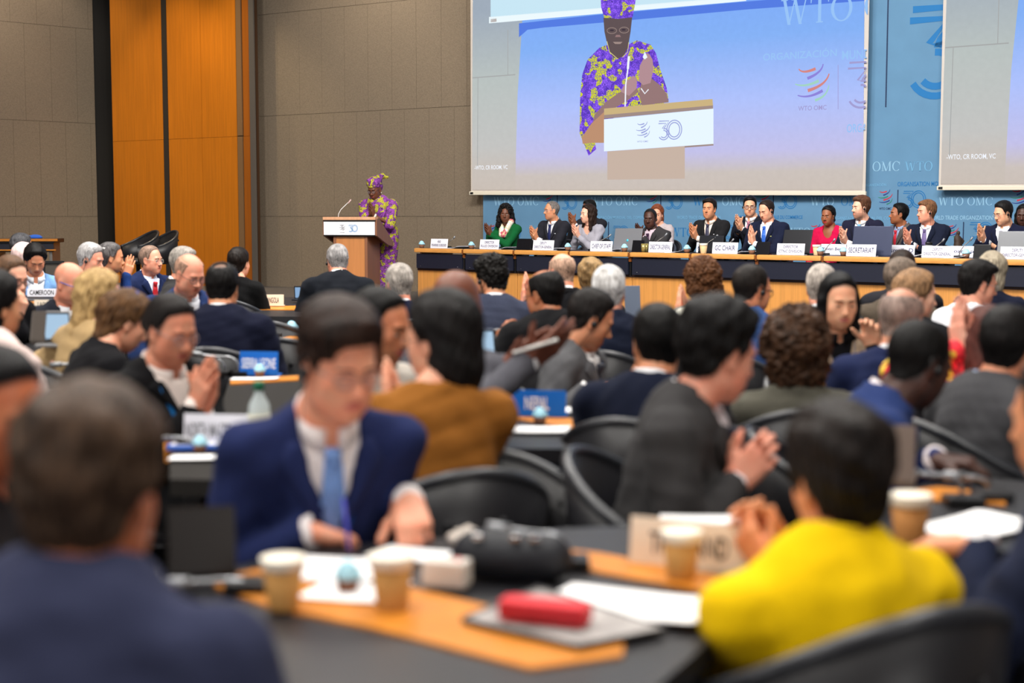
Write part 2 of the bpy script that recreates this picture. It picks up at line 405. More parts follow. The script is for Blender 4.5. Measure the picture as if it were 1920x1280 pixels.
# ------------------------------------------------------------------ hair
HAIRS = {}
def hair_mesh(style):
    if style in HAIRS: return HAIRS[style]
    S = dict(t=.012, line=HLZ, add=[], cut=[], top=0, h=.005, amp=.0016, wl=.03, streak=True, face=None, k=.02, post=[])
    L = lambda **k: S.update(k)
    base = style.split(':')[0]
    if base == 'buzz': L(t=.0055, amp=.0008)
    elif base == 'short': L(t=.010, top=.007)
    elif base == 'quiff': L(t=.011, top=.016, add=[('e', (0, .05, .105), (.052, .04, .022))], amp=.0028)
    elif base == 'sidepart': L(t=.011, top=.010, add=[('e', (.015, .048, .102), (.052, .038, .017))], amp=.0022)
    elif base == 'messy': L(t=.018, top=.016, amp=.0055, wl=.045, add=[('e', (0, -.05, .06), (.085, .075, .07))])
    elif base == 'curlyshort': L(t=.017, top=.013, amp=.0055, wl=.022, streak=False, h=.0045)
    elif base == 'recede': L(t=.011, line=HLRECEDE, amp=.002)
    elif base == 'thin': L(t=.008, line=HLRECEDE, amp=.0015)
    elif base == 'horseshoe': L(t=.011, line=HLRECEDE, cut=[((0, .035, .135), (.066, .125, .062))], amp=.002)
    elif base == 'tonsure': L(t=.012, line=HLZ, cut=[((0, -.082, .112), (.040, .040, .034))], amp=.002)
    elif base == 'rim': L(t=.006, line=HLRECEDE, cut=[((0, .0, .148), (.082, .14, .088))], amp=.001)
    elif base == 'fringebang': L(t=.016, top=.016, add=[('e', (.016, .058, .098), (.056, .034, .026)), ('e', (.056, .040, .062), (.022, .032, .034)), ('e', (0, -.02, .085), (.072, .086, .044))], cut=[], amp=.003, wl=.025)
    elif base == 'bob': L(t=.02, line=HLWOMAN, add=[('e', (0, -.045, -.055), (.090, .075, .115)), ('e', (0, -.02, .045), (.087, .098, .082))], face=((0, .125, -.06), (.064, .150, .155)), amp=.003)
    elif base == 'pulled': L(t=.010, line=HLWOMAN, add=[('e', (0, -.115, -.01), (.042, .036, .042))], amp=.0022)
    elif base == 'lowbun': L(t=.011, line=HLWOMAN, add=[('e', (.005, -.108, -.062), (.042, .036, .034))], amp=.0025)
    elif base == 'updo': L(t=.018, line=HLWOMAN, add=[('e', (0, -.085, .02), (.07, .06, .07)), ('c', (0, -.06, -.05), (.02, -.04, -.20), .045, .03)], amp=.004)
    elif base == 'long': L(t=.011, line=HLWOMAN, add=[('e', (0, -.03, .02), (.081, .092, .094)), ('e', (0, -.055, -.11), (.098, .062, .17)), ('c', (.076, .0, .0), (.086, .016, -.20), .026, .024), ('c', (-.076, .0, .0), (-.086, .016, -.20), .026, .024)], face=((0, .12, -.06), (.061, .125, .165)), amp=.0022, wl=.04)
    elif base == 'longwave': L(t=.02, line=HLWOMAN, add=[('e', (0, -.03, .02), (.093, .10, .10)), ('c', (.075, -.01, -.02), (.088, .012, -.19), .035, .026), ('c', (-.075, -.01, -.02), (-.088, .012, -.19), .035, .026), ('e', (0, -.06, -.10), (.10, .055, .15))], face=((0, .115, -.035), (.063, .118, .132)), amp=.0045, wl=.05)
    elif base == 'verylong': L(t=.018, line=HLWOMAN, add=[('e', (0, -.03, .02), (.084, .094, .096)), ('c', (0, -.055, -.02), (.01, -.070, -.34), .070, .056)], face=((0, .115, -.035), (.064, .118, .132)), amp=.005, wl=.05)
    elif base == 'curlylong': L(t=.03, line=HLWOMAN, add=[('e', (0, -.03, .03), (.108, .11, .108)), ('c', (.088, -.01, -.03), (.108, 0, -.15), .045, .04), ('c', (-.088, -.01, -.03), (-.108, 0, -.15), .045, .04), ('e', (0, -.06, -.09), (.12, .065, .13))], face=((0, .125, -.03), (.063, .125, .118)), amp=.008, wl=.022, streak=False, h=.0048)
    elif base == 'afro': L(t=.04, line=HLWOMAN, add=[('e', (0, -.035, .035), (.130, .125, .120)), ('e', (0, -.045, -.06), (.118, .085, .10))], face=((0, .13, -.035), (.064, .12, .122)), amp=.008, wl=.03, streak=False)
    elif base == 'curlbob': L(t=.03, line=HLWOMAN, add=[('e', (0, -.035, .03), (.112, .115, .110)), ('e', (.008, -.05, -.05), (.118, .080, .068))], face=((0, .13, -.05), (.066, .11, .11)), amp=.007, wl=.018, streak=False, h=.0045)
    elif base == 'wrap': L(t=.016, line=[-.05, -.04, -.02, .03, .03, .03, .045, .055, .06], add=[('e', (0, -.015, .09), (.094, .105, .068)), ('c', (-.02, -.08, .11), (-.075, -.115, .128), .032, .022), ('c', (-.075, -.115, .128), (-.135, -.13, .105), .022, .014)], amp=.004, wl=.05, streak=False)
    elif base == 'hijab': L(t=.014, line=[-.2] * 9, add=[('e', (0, -.03, .02), (.095, .10, .105)), ('c', (0, -.02, -.06), (0, -.03, -.19), .09, .12)], face=((0, .115, -.025), (.060, .10, .088)), amp=.002)
    ext = -.15 if base in ('short', 'buzz', 'quiff', 'sidepart', 'messy', 'curlyshort', 'recede', 'thin', 'horseshoe', 'tonsure', 'rim', 'fringebang', 'pulled') else (-.42 if base in ('verylong',) else -.31)
    g = G((-.165, -.215, ext), (.165, .15, .205), S['h']); g.pad = .06
    g.ell((0, -.012, .036), (.0755, .098, .088)); g.ell((0, .022, -.03), (.0615, .066, .086), k=.035); g.cone((0, -.02, -.05), (0, -.035, -.14), .050, .052, k=.03)
    X, Y, Z = g.ax[0][:, None, None], g.ax[1][None, :, None], g.ax[2][None, None, :]
    zl = np.interp(g.ax[1], HLY, S['line'])[None, :, None]
    tp = np.clip((Z - zl) / .035, 0, 1)
    th = (S['t'] + S['top'] * np.clip((Z - .05) / .06, 0, 1)) * (.45 + .55 * tp)
    g.F = (g.F - th).astype(np.float32)
    g.pad = 0.0
    g.F = -smin(-g.F, -((zl - Z) * .75 + 0 * X).astype(np.float32), .008)
    for c, r in S['cut']: g.ell(c, r, .012, True)
    for a in S['add']:
        if a[0] == 'e': g.ell(a[1], a[2], S['k'])
        else: g.cone(a[1], a[2], a[3], a[4], S['k'] + .015)
    if S['face']: g.ell(S['face'][0], S['face'][1], .012, True)
    if base in ('long', 'longwave', 'bob', 'curlylong', 'verylong'): g.ell((0, .20, -.115), (.26, .15, .195), .012, True)
    V, F = g.net(); N = vnormals(V, F)
    if S['streak']:
        ang = np.arctan2(V[:, 0], V[:, 1] + .02)
        d = (np.sin(ang * 34 + 9 * V[:, 2] + 2 * wav(V, .12, 3)) * .5 + wav(V, S['wl'], 5, 5, (1, 1, .35)) * .6) * (1 - .75 * smooth01(.05, .11, V[:, 2])) + .5 * wav(V, .06, 8, 4)
    else:
        Q = V + np.stack([wav(V, S['wl'] * 2.2, 21 + q, 6) for q in range(3)], 1) * S['wl'] * .30
        d = wav(Q, S['wl'], 5, 12) * .8 + wav(V, S['wl'] * 2.5, 6, 8) * .6
    V = V + N * (d * S['amp'])[:, None]
    HAIRS[style] = mesh_np('hair', V, F); return HAIRS[style]
def hair_mat(col, col2=None):
    if max(col) < 64: col = tuple(int(c * .54) for c in col)
    col2 = col2 or tuple(min(255, int(c * 1.45 + 6)) for c in col); key = 'hair_%d_%d_%d_%d' % (*col, col2[0])
    if key in MATS: return MATS[key]
    m = mat(key, col, .52, spec=.16); nt = m.node_tree; b = nt.nodes['Principled BSDF']
    tc = nt.nodes.new('ShaderNodeTexCoord'); mp = nt.nodes.new('ShaderNodeMapping'); mp.inputs['Scale'].default_value = (1, 1, .12)
    nt.links.new(tc.outputs['Object'], mp.inputs[0]); n = nt.nodes.new('ShaderNodeTexNoise'); n.inputs['Scale'].default_value = 160; n.inputs['Detail'].default_value = 5
    nt.links.new(mp.outputs[0], n.inputs['Vector']); r = nt.nodes.new('ShaderNodeValToRGB')
    r.color_ramp.elements[0].position = .35; r.color_ramp.elements[0].color = lin(tuple(int(c * .7) for c in col)); r.color_ramp.elements[1].position = .68; r.color_ramp.elements[1].color = lin(col2)
    n2 = nt.nodes.new('ShaderNodeTexNoise'); n2.inputs['Scale'].default_value = 22; n2.inputs['Detail'].default_value = 3; nt.links.new(tc.outputs['Object'], n2.inputs['Vector'])
    av = nt.nodes.new('ShaderNodeMix'); av.inputs[0].default_value = .45; nt.links.new(n.outputs[0], av.inputs[2]); nt.links.new(n2.outputs[0], av.inputs[3])
    nt.links.new(av.outputs[0], r.inputs[0]); nt.links.new(r.outputs[0], b.inputs['Base Color'])
    bp = nt.nodes.new('ShaderNodeBump'); bp.inputs['Strength'].default_value = .5; bp.inputs['Distance'].default_value = .004
    nt.links.new(n.outputs[0], bp.inputs['Height']); nt.links.new(bp.outputs[0], b.inputs['Normal'])
    return m
def skin_mat(col, lip=None, beard=None, bamt=0.0, scalp=0.0, scol=None):
    key = 'skin_%s_%s_%s_%.2f_%.2f_%s' % (col, lip, beard, bamt, scalp, scol)
    if key in MATS: return MATS[key]
    m = mat(key, col, .48, spec=.42); nt = m.node_tree; b = nt.nodes['Principled BSDF']
    b.inputs['Subsurface Weight'].default_value = .06; b.inputs['Subsurface Radius'].default_value = (.012, .004, .002)
    a = nt.nodes.new('ShaderNodeAttribute'); a.attribute_name = 'mask'; sp = nt.nodes.new('ShaderNodeSeparateColor')
    nt.links.new(a.outputs['Color'], sp.inputs[0])
    tc = nt.nodes.new('ShaderNodeTexCoord'); n = nt.nodes.new('ShaderNodeTexNoise'); n.inputs['Scale'].default_value = 26; n.inputs['Detail'].default_value = 4
    nt.links.new(tc.outputs['Object'], n.inputs['Vector'])
    r = nt.nodes.new('ShaderNodeValToRGB'); r.color_ramp.elements[0].position = .3; r.color_ramp.elements[1].position = .72
    r.color_ramp.elements[0].color = lin(col); r.color_ramp.elements[1].color = lin((min(255, int(col[0] * 1.04 + 3)), int(col[1] * .93), int(col[2] * .90)))
    nt.links.new(n.outputs[0], r.inputs[0]); src = r.outputs[0]
    def mixin(src, fac, c, amt):
        mul = nt.nodes.new('ShaderNodeMath'); mul.operation = 'MULTIPLY'; mul.inputs[1].default_value = amt; nt.links.new(fac, mul.inputs[0])
        mx = nt.nodes.new('ShaderNodeMix'); mx.data_type = 'RGBA'; nt.links.new(mul.outputs[0], mx.inputs[0]); nt.links.new(src, mx.inputs[6]); mx.inputs[7].default_value = lin(c)
        return mx.outputs[2]
    if bamt: src = mixin(src, sp.outputs[1], beard, bamt)
    if scalp: src = mixin(src, sp.outputs[2], scol, scalp)
    lip = lip or (int(col[0] * .84), int(col[1] * .60), int(col[2] * .58))
    src = mixin(src, sp.outputs[0], lip, .85)
    nt.links.new(src, b.inputs['Base Color']); return m

# ------------------------------------------------------------------ hands
HANDS = {}
POSE = {  # per finger (index..little): bend at knuckle, bend at middle joint; thumb: out angle, bend; spread
    'flat': ([(.10, .12), (.06, .10), (.08, .12), (.14, .16)], (.55, .15), .03),
    'open': ([(.18, .25), (.15, .25), (.2, .3), (.3, .35)], (.75, .2), .09),
    'relax': ([(.45, .6), (.55, .7), (.62, .75), (.7, .8)], (.5, .4), .03),
    'grip': ([(.75, .95), (.95, 1.05), (1.1, 1.1), (1.2, 1.15)], (.25, .75), .0),
    'fist': ([(1.25, 1.4), (1.3, 1.45), (1.3, 1.45), (1.35, 1.45)], (.15, .9), .0),
}
def hand_mesh(pose, side, h=.0042):
    key = (pose, side, h)
    if key in HANDS: return HANDS[key]
    if side < 0:
        V, F = hand_mesh(pose, 1, h); V = V * np.array([-1, 1, 1], np.float32); HANDS[key] = (V, F[:, ::-1].copy()); return HANDS[key]
    fing, th, spread = POSE[pose]
    g = G((-.095, -.05, -.12), (.065, .215, .04), h)
    g.cone((0, -.012, 0), (0, .008, 0), .0255, .027, flat=((0, 0, 1), 1.3))
    for x0, x1 in ((-.026, -.030), (-.009, -.010), (.009, .010), (.024, .029)):
        g.cone((x0 * .75, .010, 0), (x1, .088, .001), .0165, .0125, k=.012)
    g.cone((-.020, .015, -.008), (-.030, .050, -.010), .019, .014, k=.012)
    g.cone((.018, .015, -.006), (.024, .05, -.006), .016, .012, k=.012)
    L = [(.040, .025, .021), (.045, .028, .022), (.042, .026, .022), (.033, .020, .019)]
    for i, (bx, by) in enumerate(((-.031, .090), (-.0105, .096), (.010, .092), (.0295, .082))):
        a1, a2 = fing[i]; p = np.array([bx, by, .001]); sx = (i - 1.4) * spread; ang = 0; r = (.0094, .0098, .0092, .0080)[i]
        for j in range(3):
            ang += (a1, a2, a2 * .7)[j]; d = np.array([math.sin(sx), math.cos(sx) * math.cos(ang), -math.sin(ang)])
            q = p + d * L[i][j]; g.cone(p, q, r * (1 - .08 * j), r * (.93 - .08 * j), k=.004 if j else .007); p = q
    o, bn = th; p = np.array([-.028, .030, -.008]); d = np.array([-math.sin(o + .25), math.cos(o + .25), -.25]); d /= np.linalg.norm(d)
    for j, l in enumerate((.036, .032, .026)):
        if j: d = d + bn * .55 * np.array([.75, .35, -.35]); d /= np.linalg.norm(d)
        q = p + d * l; g.cone(p, q, .0132 - .0018 * j, .0118 - .0018 * j, k=.007); p = q
    HANDS[key] = g.net(); return HANDS[key]

# ------------------------------------------------------------------ worn things shared by everyone
SHARED = {}
def glasses_mesh(r=.0016, w=.0235, hgt=.0175):
    key = ('gl', r, w)
    if key in SHARED: return SHARED[key]
    b = B()
    for s in (-1, 1):
        pts = [(s * .0335 + w * math.cos(a) * (1 if abs(math.cos(a)) < .9 else .98), .0985 - .006 * abs(math.cos(a)) * (1 if s * math.cos(a) > 0 else 0), .000 + hgt * math.sin(a)) for a in np.linspace(0, 2 * math.pi, 19)]
        b.tube(pts, r, 6)
        b.tube([(s * .057, .091, .006), (s * .072, .06, .008), (s * .080, -.005, .010), (s * .079, -.022, -.008)], r, 6)
    b.tube([(-.0105, .0995, .004), (0, .1015, .006), (.0105, .0995, .004)], r, 6)
    SHARED[key] = b.mesh('glasses'); return SHARED[key]
def lens_mesh(w=.0225, hgt=.0168):
    if 'lens' in SHARED: return SHARED['lens']
    b = B()
    for s in (-1, 1):
        b.slab([(s * .0335 + w * math.cos(a), .0975, hgt * math.sin(a)) for a in np.linspace(0, 2 * math.pi, 16, endpoint=False)], .001)
    SHARED['lens'] = b.mesh('lens'); return SHARED['lens']
def earpiece_mesh(side):
    key = ('ear', side)
    if key in SHARED: return SHARED[key]
    b = B(); b.lathe([(.002, -.006), (.011, -.005), (.0145, 0), (.0135, .006), (.007, .010), (.001, .011)], (side * .087, .006, -.012), 12, Matrix.Rotation(side * math.pi / 2, 4, 'Y'))
    b.tube([(side * .086, .004, .004), (side * .086, -.010, .026), (side * .080, -.026, .016), (side * .078, -.028, -.018)], .0028, 6)
    b.tube([(side * .087, .006, -.022), (side * .085, .002, -.06), (side * .07, -.01, -.14)], .0013, 5)
    SHARED[key] = b.mesh('earpiece'); return SHARED[key]
EYEM = [mat('eye_white', (214, 206, 198), .25), mat('eye_iris', (34, 22, 16), .15), mat('eye_lash', (26, 18, 15), .6)]
BLACKP = mat('black_plastic', (22, 22, 24), .35)

# ------------------------------------------------------------------ a person
PEOPLE = []
def band_mesh(N, s, f, r, zb, zf, hgt, hf, half):
    """a turned-down collar round the neck: zb, zf height of its fold at the back and the front, hgt, hf its fall"""
    b = B(); rows = []; n = 25; hl = math.radians(half)
    for i in range(n):
        th = -hl + 2 * hl * i / (n - 1); t = (1 - math.cos(th)) / 2; t = t * t * (3 - 2 * t)
        top = zb + (zf - zb) * t; fall = hgt + (hf - hgt) * smooth01(.75, 1, abs(th) / hl); d = np.array([math.sin(th), 0, 0]) - f * math.cos(th)
        e_ = 1.0 + .20 * smooth01(.1, 1, -math.cos(th))
        c = N + f * .004; fl_ = .017 - .009 * smooth01(.6, 1, abs(th) / hl)
        row = [c + d * (r - .003) * e_ + s * (top - .018), c + d * r * e_ + s * top, c + d * (r + .006) * e_ + s * (top - .001), c + d * (r + fl_) * e_ + s * (top - fall), c + d * (r + fl_ - .006) * e_ + s * (top - fall)]
        rows.append([b.bm.verts.new(p) for p in row])
    for a, c in zip(rows, rows[1:]):
        for k in range(5):
            fc = b.bm.faces.new((a[k], a[(k + 1) % 5], c[(k + 1) % 5], c[k])); fc.smooth = True
    b.bm.faces.new(rows[0]); b.bm.faces.new(rows[-1][::-1]); return b.mesh('collar')
def unit(v): v = np.asarray(v, float); return v / (np.linalg.norm(v) + 1e-12)
def ik(S, W, l1, l2, pole):
    d = W - S; L = np.linalg.norm(d)
    if L > (l1 + l2) * .985: W = S + d / L * (l1 + l2) * .985; d = W - S; L = np.linalg.norm(d)
    if L < .09: W = S + d / L * .09; d = W - S; L = .09
    a = (l1 * l1 - l2 * l2 + L * L) / (2 * L); hgt = math.sqrt(max(l1 * l1 - a * a, 0)); u = d / L
    p = pole - u * (pole @ u); p = unit(p); return S + u * a + p * hgt, W
def rot_head(yaw, pitch, roll):
    """columns: right, forward, up of the head; yaw to the person's right, pitch down"""
    return np.array((Matrix.Rotation(-yaw, 3, 'Z') @ Matrix.Rotation(-pitch, 3, 'X') @ Matrix.Rotation(roll, 3, 'Y')))

def person(label, hx, hy, Y, face, body=None, pitch=8, roll=0, lean=6, kind='m', skin=(205, 150, 120), hair='short', hc=(40, 30, 24), hc2=None,
           top='suit', tc=(30, 32, 40), shirt=(225, 226, 230), tie=None, arms=('lap', 'lap'), floor=0.0, w=1.0, glasses=None, ear=None,
           beard=None, bamt=0.0, scalp=0.0, lanyard=None, eyes=.85, brow=1.0, lip=None, res=None, sex=None, hs=.94, stand=False, topmat=None, browc=None, cat='person', collar=True, skirtmat=None, neckx=0.0, backview=False, hand_res=.0058, vneck=None, pole=None, sleeve=1.0, pocket=None):
    sex = sex or ('f' if kind[0] == 'f' else 'm'); body = face if body is None else body
    hb = math.radians(body); yaw = math.radians(face - body); L = math.radians(lean)
    Hw = at(hx, hy, Y)
    fem = sex == 'f'
    s = np.array([0, math.sin(L), math.cos(L)]); f = np.array([0, math.cos(L), -math.sin(L)])
    nt = L + .28; nd = np.array([neckx, math.sin(nt), math.cos(nt)]); nl = .150 if not fem else .146
    nl *= hs
    hz_t = .93 if stand else .545
    T = (Hw.z - floor - hz_t - nl * math.cos(nt)) / (.50 * math.cos(L)); T = min(1.18, max(.80, T))
    hz = Hw.z - floor - nl * math.cos(nt) - .50 * T * math.cos(L)
    H = np.array([0, 0, hz]); N = H + s * .50 * T; C = N + nd * nl
    Rb = np.array(Matrix.Rotation(-hb, 3, 'Z'))
    root = np.array(Hw) - Rb @ C; root[2] = floor
    def to_local(p): return Rb.T @ (np.array(p) - root)
    e = thing('person', tuple(root), label, cat, -hb)
    # ---- arms
    sw = (.158 if fem else .182) * w; sd = .062
    SH = {sd_: N - s * sd + np.array([sd_ * sw, 0, 0]) + f * .005 for sd_ in (1, -1)}
    l1, l2 = (.275, .235) if fem else (.295, .25)
    A = {}
    spec = arms if isinstance(arms, tuple) and len(arms) == 2 and not (isinstance(arms[0], str) and arms[0] == 'clap') else None
    if spec is None:                                         # both hands together in front of the chest: ('clap', (px, py), dY[, finger dir])
        q = arms[1]; Pm = to_local(at(q[0], q[1], Y + arms[2]))
        fd = unit(arms[3]) if len(arms) > 3 else unit((0, .55, .85)); gap = arms[4] if len(arms) > 4 else .017
        for sd_ in (1, -1):
            mid = Pm + np.array([sd_ * gap, 0, 0]) + fd * (.010 * sd_)
            A[sd_] = dict(W=mid - fd * .085, F=unit(fd + np.array([-sd_ * .02, 0, 0])), P=np.array([-sd_, 0, 0.0]), pose='flat' if len(arms) < 6 else arms[5])
    else:
        for sd_, a in ((1, spec[0]), (-1, spec[1])):
            if a == 'lap': A[sd_] = dict(W=np.array([sd_ * .12, .30, hz + .06]), F=unit((-sd_ * .35, .9, -.2)), P=np.array([0, 0, -1.0]), pose='relax')
            elif a == 'desk': A[sd_] = dict(W=np.array([sd_ * .15, C[1] + .30, max(hz + .20, .79)]), F=unit((-sd_ * .45, .85, -.1)), P=np.array([0, 0, -1.0]), pose='relax')
            elif a == 'side': A[sd_] = dict(W=SH[sd_] + np.array([sd_ * .06, .02, -.50]), F=unit((0, .1, -1)), P=np.array([-sd_, 0, 0.0]), pose='relax')
            else:                                            # dict: px, dY, F, P, pose
                Pm = to_local(at(a['px'][0], a['px'][1], Y + a.get('dY', 0))); Fd = unit(a['F'])
                A[sd_] = dict(W=Pm - Fd * .085, F=Fd, P=unit(a['P']), pose=a.get('pose', 'relax'), pole=a.get('pole'))
    for sd_ in (1, -1):
        a = A[sd_]; pl = a.get('pole', pole) if a.get('pole', pole) is not None else None; pl = np.array(pl if pl is not None else (sd_ * .55, -.25, -1.0))
        a['E'], a['W'] = ik(SH[sd_], a['W'], l1, l2, pl)
    # ---- clothing, one field for the whole garment
    vox = res or (.0165 if Y > 7 else .0135)
    lo = np.min([H - .25, N - .3] + [A[q]['E'] - .1 for q in A] + [A[q]['W'] - .08 for q in A], 0); hi = np.max([H + .25, N + .3] + [A[q]['E'] + .1 for q in A] + [A[q]['W'] + .08 for q in A], 0)
    lo[2] = min(lo[2], hz - .16); hi[2] = max(N[2] + .10, A[1]['W'][2] + .06, A[-1]['W'][2] + .06)
    fl = (f, 1.42)
    def torso(g, d=0.0, part=None):
        cw = w * (.90 if fem else 1.0); wa = .118 if fem else .142
        if part != 'up': g.cone(H - s * .06, H + s * .14 * T, .165 * w + d, wa * w + d, flat=(f, 1.25))
        g.cone(H + s * .13 * T, H + s * .34 * T, wa * w + d, .158 * cw + d, k=.05, flat=(f, 1.40))
        g.cone(H + s * .30 * T, H + s * .40 * T, .156 * cw + d, .140 * cw + d, k=.04, flat=(f, 1.45))
        if fem:
            for sd_ in (1, -1): g.ell(H + s * .31 * T + f * .072 + np.array([sd_ * .068, 0, 0]), (.062 + d, .055 + d, .06 + d), k=.05)
        elif w > 1.08: g.ell(H + s * .14 * T + f * .06, (.14 * w + d, .10 * w + d, .14 + d), k=.08)
        for sd_ in (1, -1):
            g.cone(N - s * .034 + np.array([sd_ * .048, 0, 0]) - f * .012, SH[sd_] - np.array([sd_ * .02, 0, 0]), .044 + d, .056 + d, k=.055)
    g = G(lo, hi, vox); torso(g); gt = G(lo, hi, vox); gt.F = g.F.copy()
    for sd_ in (1, -1):
        a = A[sd_]; r0, r1, r2 = ((.055, .046, .036) if fem else (.064, .054, .043)) if top != 'dress' else (.072, .062, .06)
        r0, r1, r2 = r0 * (.6 + .4 * w), r1 * (.6 + .4 * w), r2
        g.cone(SH[sd_] - s * .006, a['E'], r0, r1, k=.045)
        if sleeve > .75: g.cone(a['E'], a['W'] - unit(a['W'] - a['E']) * (.020 if top == 'suit' else .0) + (a['W'] - a['E']) * (sleeve - 1), r1, r2, k=.02)
    V0 = None
    nw = np.array([C + (N - C) * .35, N - s * .04])
    if top == 'suit':
        g.cone(nw[0], nw[1] + f * .01, .066, .068, k=.012, cut=True)
        depth = .235 * T if vneck is None else vneck
        if not backview:                                     # the open front: a wedge between the lapels
            z1 = .50 * T
            def wedge(X, Y_, Z):
                px, py, pz = X, Y_ - H[1], Z - H[2]; zz = px * 0 + py * s[1] + pz * s[2]; ff = py * f[1] + pz * f[2]
                t = np.clip((zz - (z1 - depth)) / depth, 0, 1.2); return (np.maximum(np.abs(px) - (.006 + .064 * t), np.maximum(.02 - ff, (z1 - depth) - zz))).astype(np.float32)
            g.put(wedge, H + s * (z1 - depth) - .12, N + np.array([.12, .25, .12]), .004, True)
    elif top == 'open':                                      # blouse with an open neck
        g.cone(nw[0], nw[1] + f * .02, .062, .070, k=.012, cut=True); g.ell(N + f * .10 - s * .02, (.058, .10, .10 if vneck is None else vneck), k=.012, cut=True)
    else:                                                    # closed neckline
        g.cone(nw[0], nw[1], .060, .062, k=.01, cut=True)
        if collar: g.cone(N + s * .01 - f * .02 + np.array([.05, 0, 0]), N + s * .012 - f * .055, .016, .016, k=.01); g.cone(N + s * .01 - f * .02 - np.array([.05, 0, 0]), N + s * .012 - f * .055, .016, .016, k=.01)
    Vj, Fj = g.net(); Nj = vnormals(Vj, Fj)
    sd0 = len(PEOPLE) * 7 + 1
    fold = wav(Vj, .11, sd0, 4, (1, 1, .8)) * .0035 + wav(Vj, .05, sd0 + 1, 4, (.4, .6, 1.2)) * .0018
    Vj = Vj + Nj * fold[:, None]
    tm = topmat or cloth(tc)
    jn = {'suit': 'jacket', 'open': 'jacket', 'dress': 'dress_bodice'}.get(top, 'top')
    put(jn, mesh_np(jn, Vj, Fj), e, tm)
    def front(x, zs, out=.3):
        """the point on the front of the garment at x across and zs up the spine"""
        tt = np.arange(out, -.1, -.004); P = H + s * zs + f * tt[:, None] + np.array([x, 0, 0]); fv = field_at(gt, np.clip(P, g.lo, g.lo + g.h * (g.n - 2)))
        i = int(np.argmax(fv < 0)); return P[max(i - 1, 0)] if fv.min() < 0 else H + s * zs + f * .10 + np.array([x, 0, 0])
    if top == 'suit':
        put('jacket_collar', band_mesh(N, s, f, .0735, .036, -.026, .050, .045, 128), e, tm)
        if not backview:
            for sd_ in (1, -1):
                b = B(); rows = []
                for i in range(9):
                    t = i / 8; zz = (z1 - depth + .012) + t * (depth - .035); xi = sd_ * (.008 + .064 * max(0, (zz - z1 + depth) / depth)); xo = xi + sd_ * (.010 + .052 * math.sin(min(1, t * 1.25) * 1.45))
                    if t > .8: xo = xi + sd_ * (.058 - (t - .8) * .16)
                    row = []
                    for q in (0, .5, 1):
                        p = front(xi + (xo - xi) * q + (sd_ * .004 if q == 0 else 0), zz); row.append(b.bm.verts.new(p + f * (.010 if q < .9 else .008)))
                    for q in (1, .5, 0): row.append(b.bm.verts.new(row[int(q * 2)].co - Vector(f) * .010))
                    rows.append(row)
                for r0_, r1_ in zip(rows, rows[1:]):
                    for k in range(6):
                        fc = b.bm.faces.new((r0_[k], r0_[(k + 1) % 6], r1_[(k + 1) % 6], r1_[k])); fc.smooth = k in (0, 1)
                b.bm.faces.new(rows[0]); b.bm.faces.new(rows[-1][::-1]); put('lapel', b.mesh('lapel'), e, tm)
    # ---- shirt, cuffs, tie
    if top == 'suit' and shirt is not None:
        g2 = G(H - .25, np.array([.28, max(N[1], H[1]) + .28, N[2] + .06]), .016)
        torso(g2, -.013, 'up')
        g2.cone(nw[0], nw[1] + f * .006, .056, .056, cut=True)
        zc_ = .50 * T - .012
        g2.put(lambda X, Y_, Z: (zc_ - ((Y_ - H[1]) * s[1] + (Z - H[2]) * s[2]) + 0 * X).astype(np.float32), g2.lo, g2.lo + g2.h * g2.n, 0, True)
        Vs, Fs = g2.net(); put('shirt', mesh_np('shirt', Vs, Fs), e, cloth(shirt))
        put('shirt_collar', band_mesh(N, s, f, .0585, .052, .004, .034, .052, 168), e, cloth(shirt))
        for sd_ in (1, -1):
            a = A[sd_]; u = unit(a['W'] - a['E'])
            if a['pose'] != 'hidden':
                b = B(); b.tube([a['W'] - u * .060, a['W'] + u * .014], .0345 if not fem else .031, 16); put('cuff', b.mesh('cuff'), e, cloth(shirt))
        if tie is not None and not backview:
            b = B(); prev = None; zt = .50 * T - .055
            pts = []
            for i in range(9):
                t = i / 8; zz = zt - t * (.20 * T); y0 = None
                tt = np.arange(.3, -.05, -.004); P = H + s * zz + f * tt[:, None]; fv = field_at(g2, np.clip(P, g2.lo, g2.lo + g2.h * (g2.n - 2))); k = int(np.argmax(fv < 0)); pts.append((P[max(k - 1, 0)] + f * .006, .019 + .016 * t))
            rows = []
            for p, hw in pts:
                rows.append([b.bm.verts.new(p + np.array([q * hw, 0, 0]) + f * dz) for q, dz in ((-1, 0), (0, .006), (1, 0), (0, -.008))])
            for r0, r1 in zip(rows, rows[1:]):
                for k in range(4): b.bm.faces.new((r0[k], r0[(k + 1) % 4], r1[(k + 1) % 4], r1[k]))
            b.bm.faces.new(rows[0]); b.bm.faces.new(rows[-1][::-1])
            K = Matrix(((1, 0, 0), (0, f[1], s[1]), (0, f[2], s[2])))
            kp = pts[0][0]; b.lathe([(.010, -.020), (.014, -.012), (.019, .012), (.017, .017), (.010, .019)], kp + f * .004 + s * .002, 10, K)
            put('tie', b.mesh('tie'), e, tie if not isinstance(tie, tuple) else mat('tie_%d_%d_%d' % tie, tie, .5, noise=(90, .15, (1, 1, 1))))
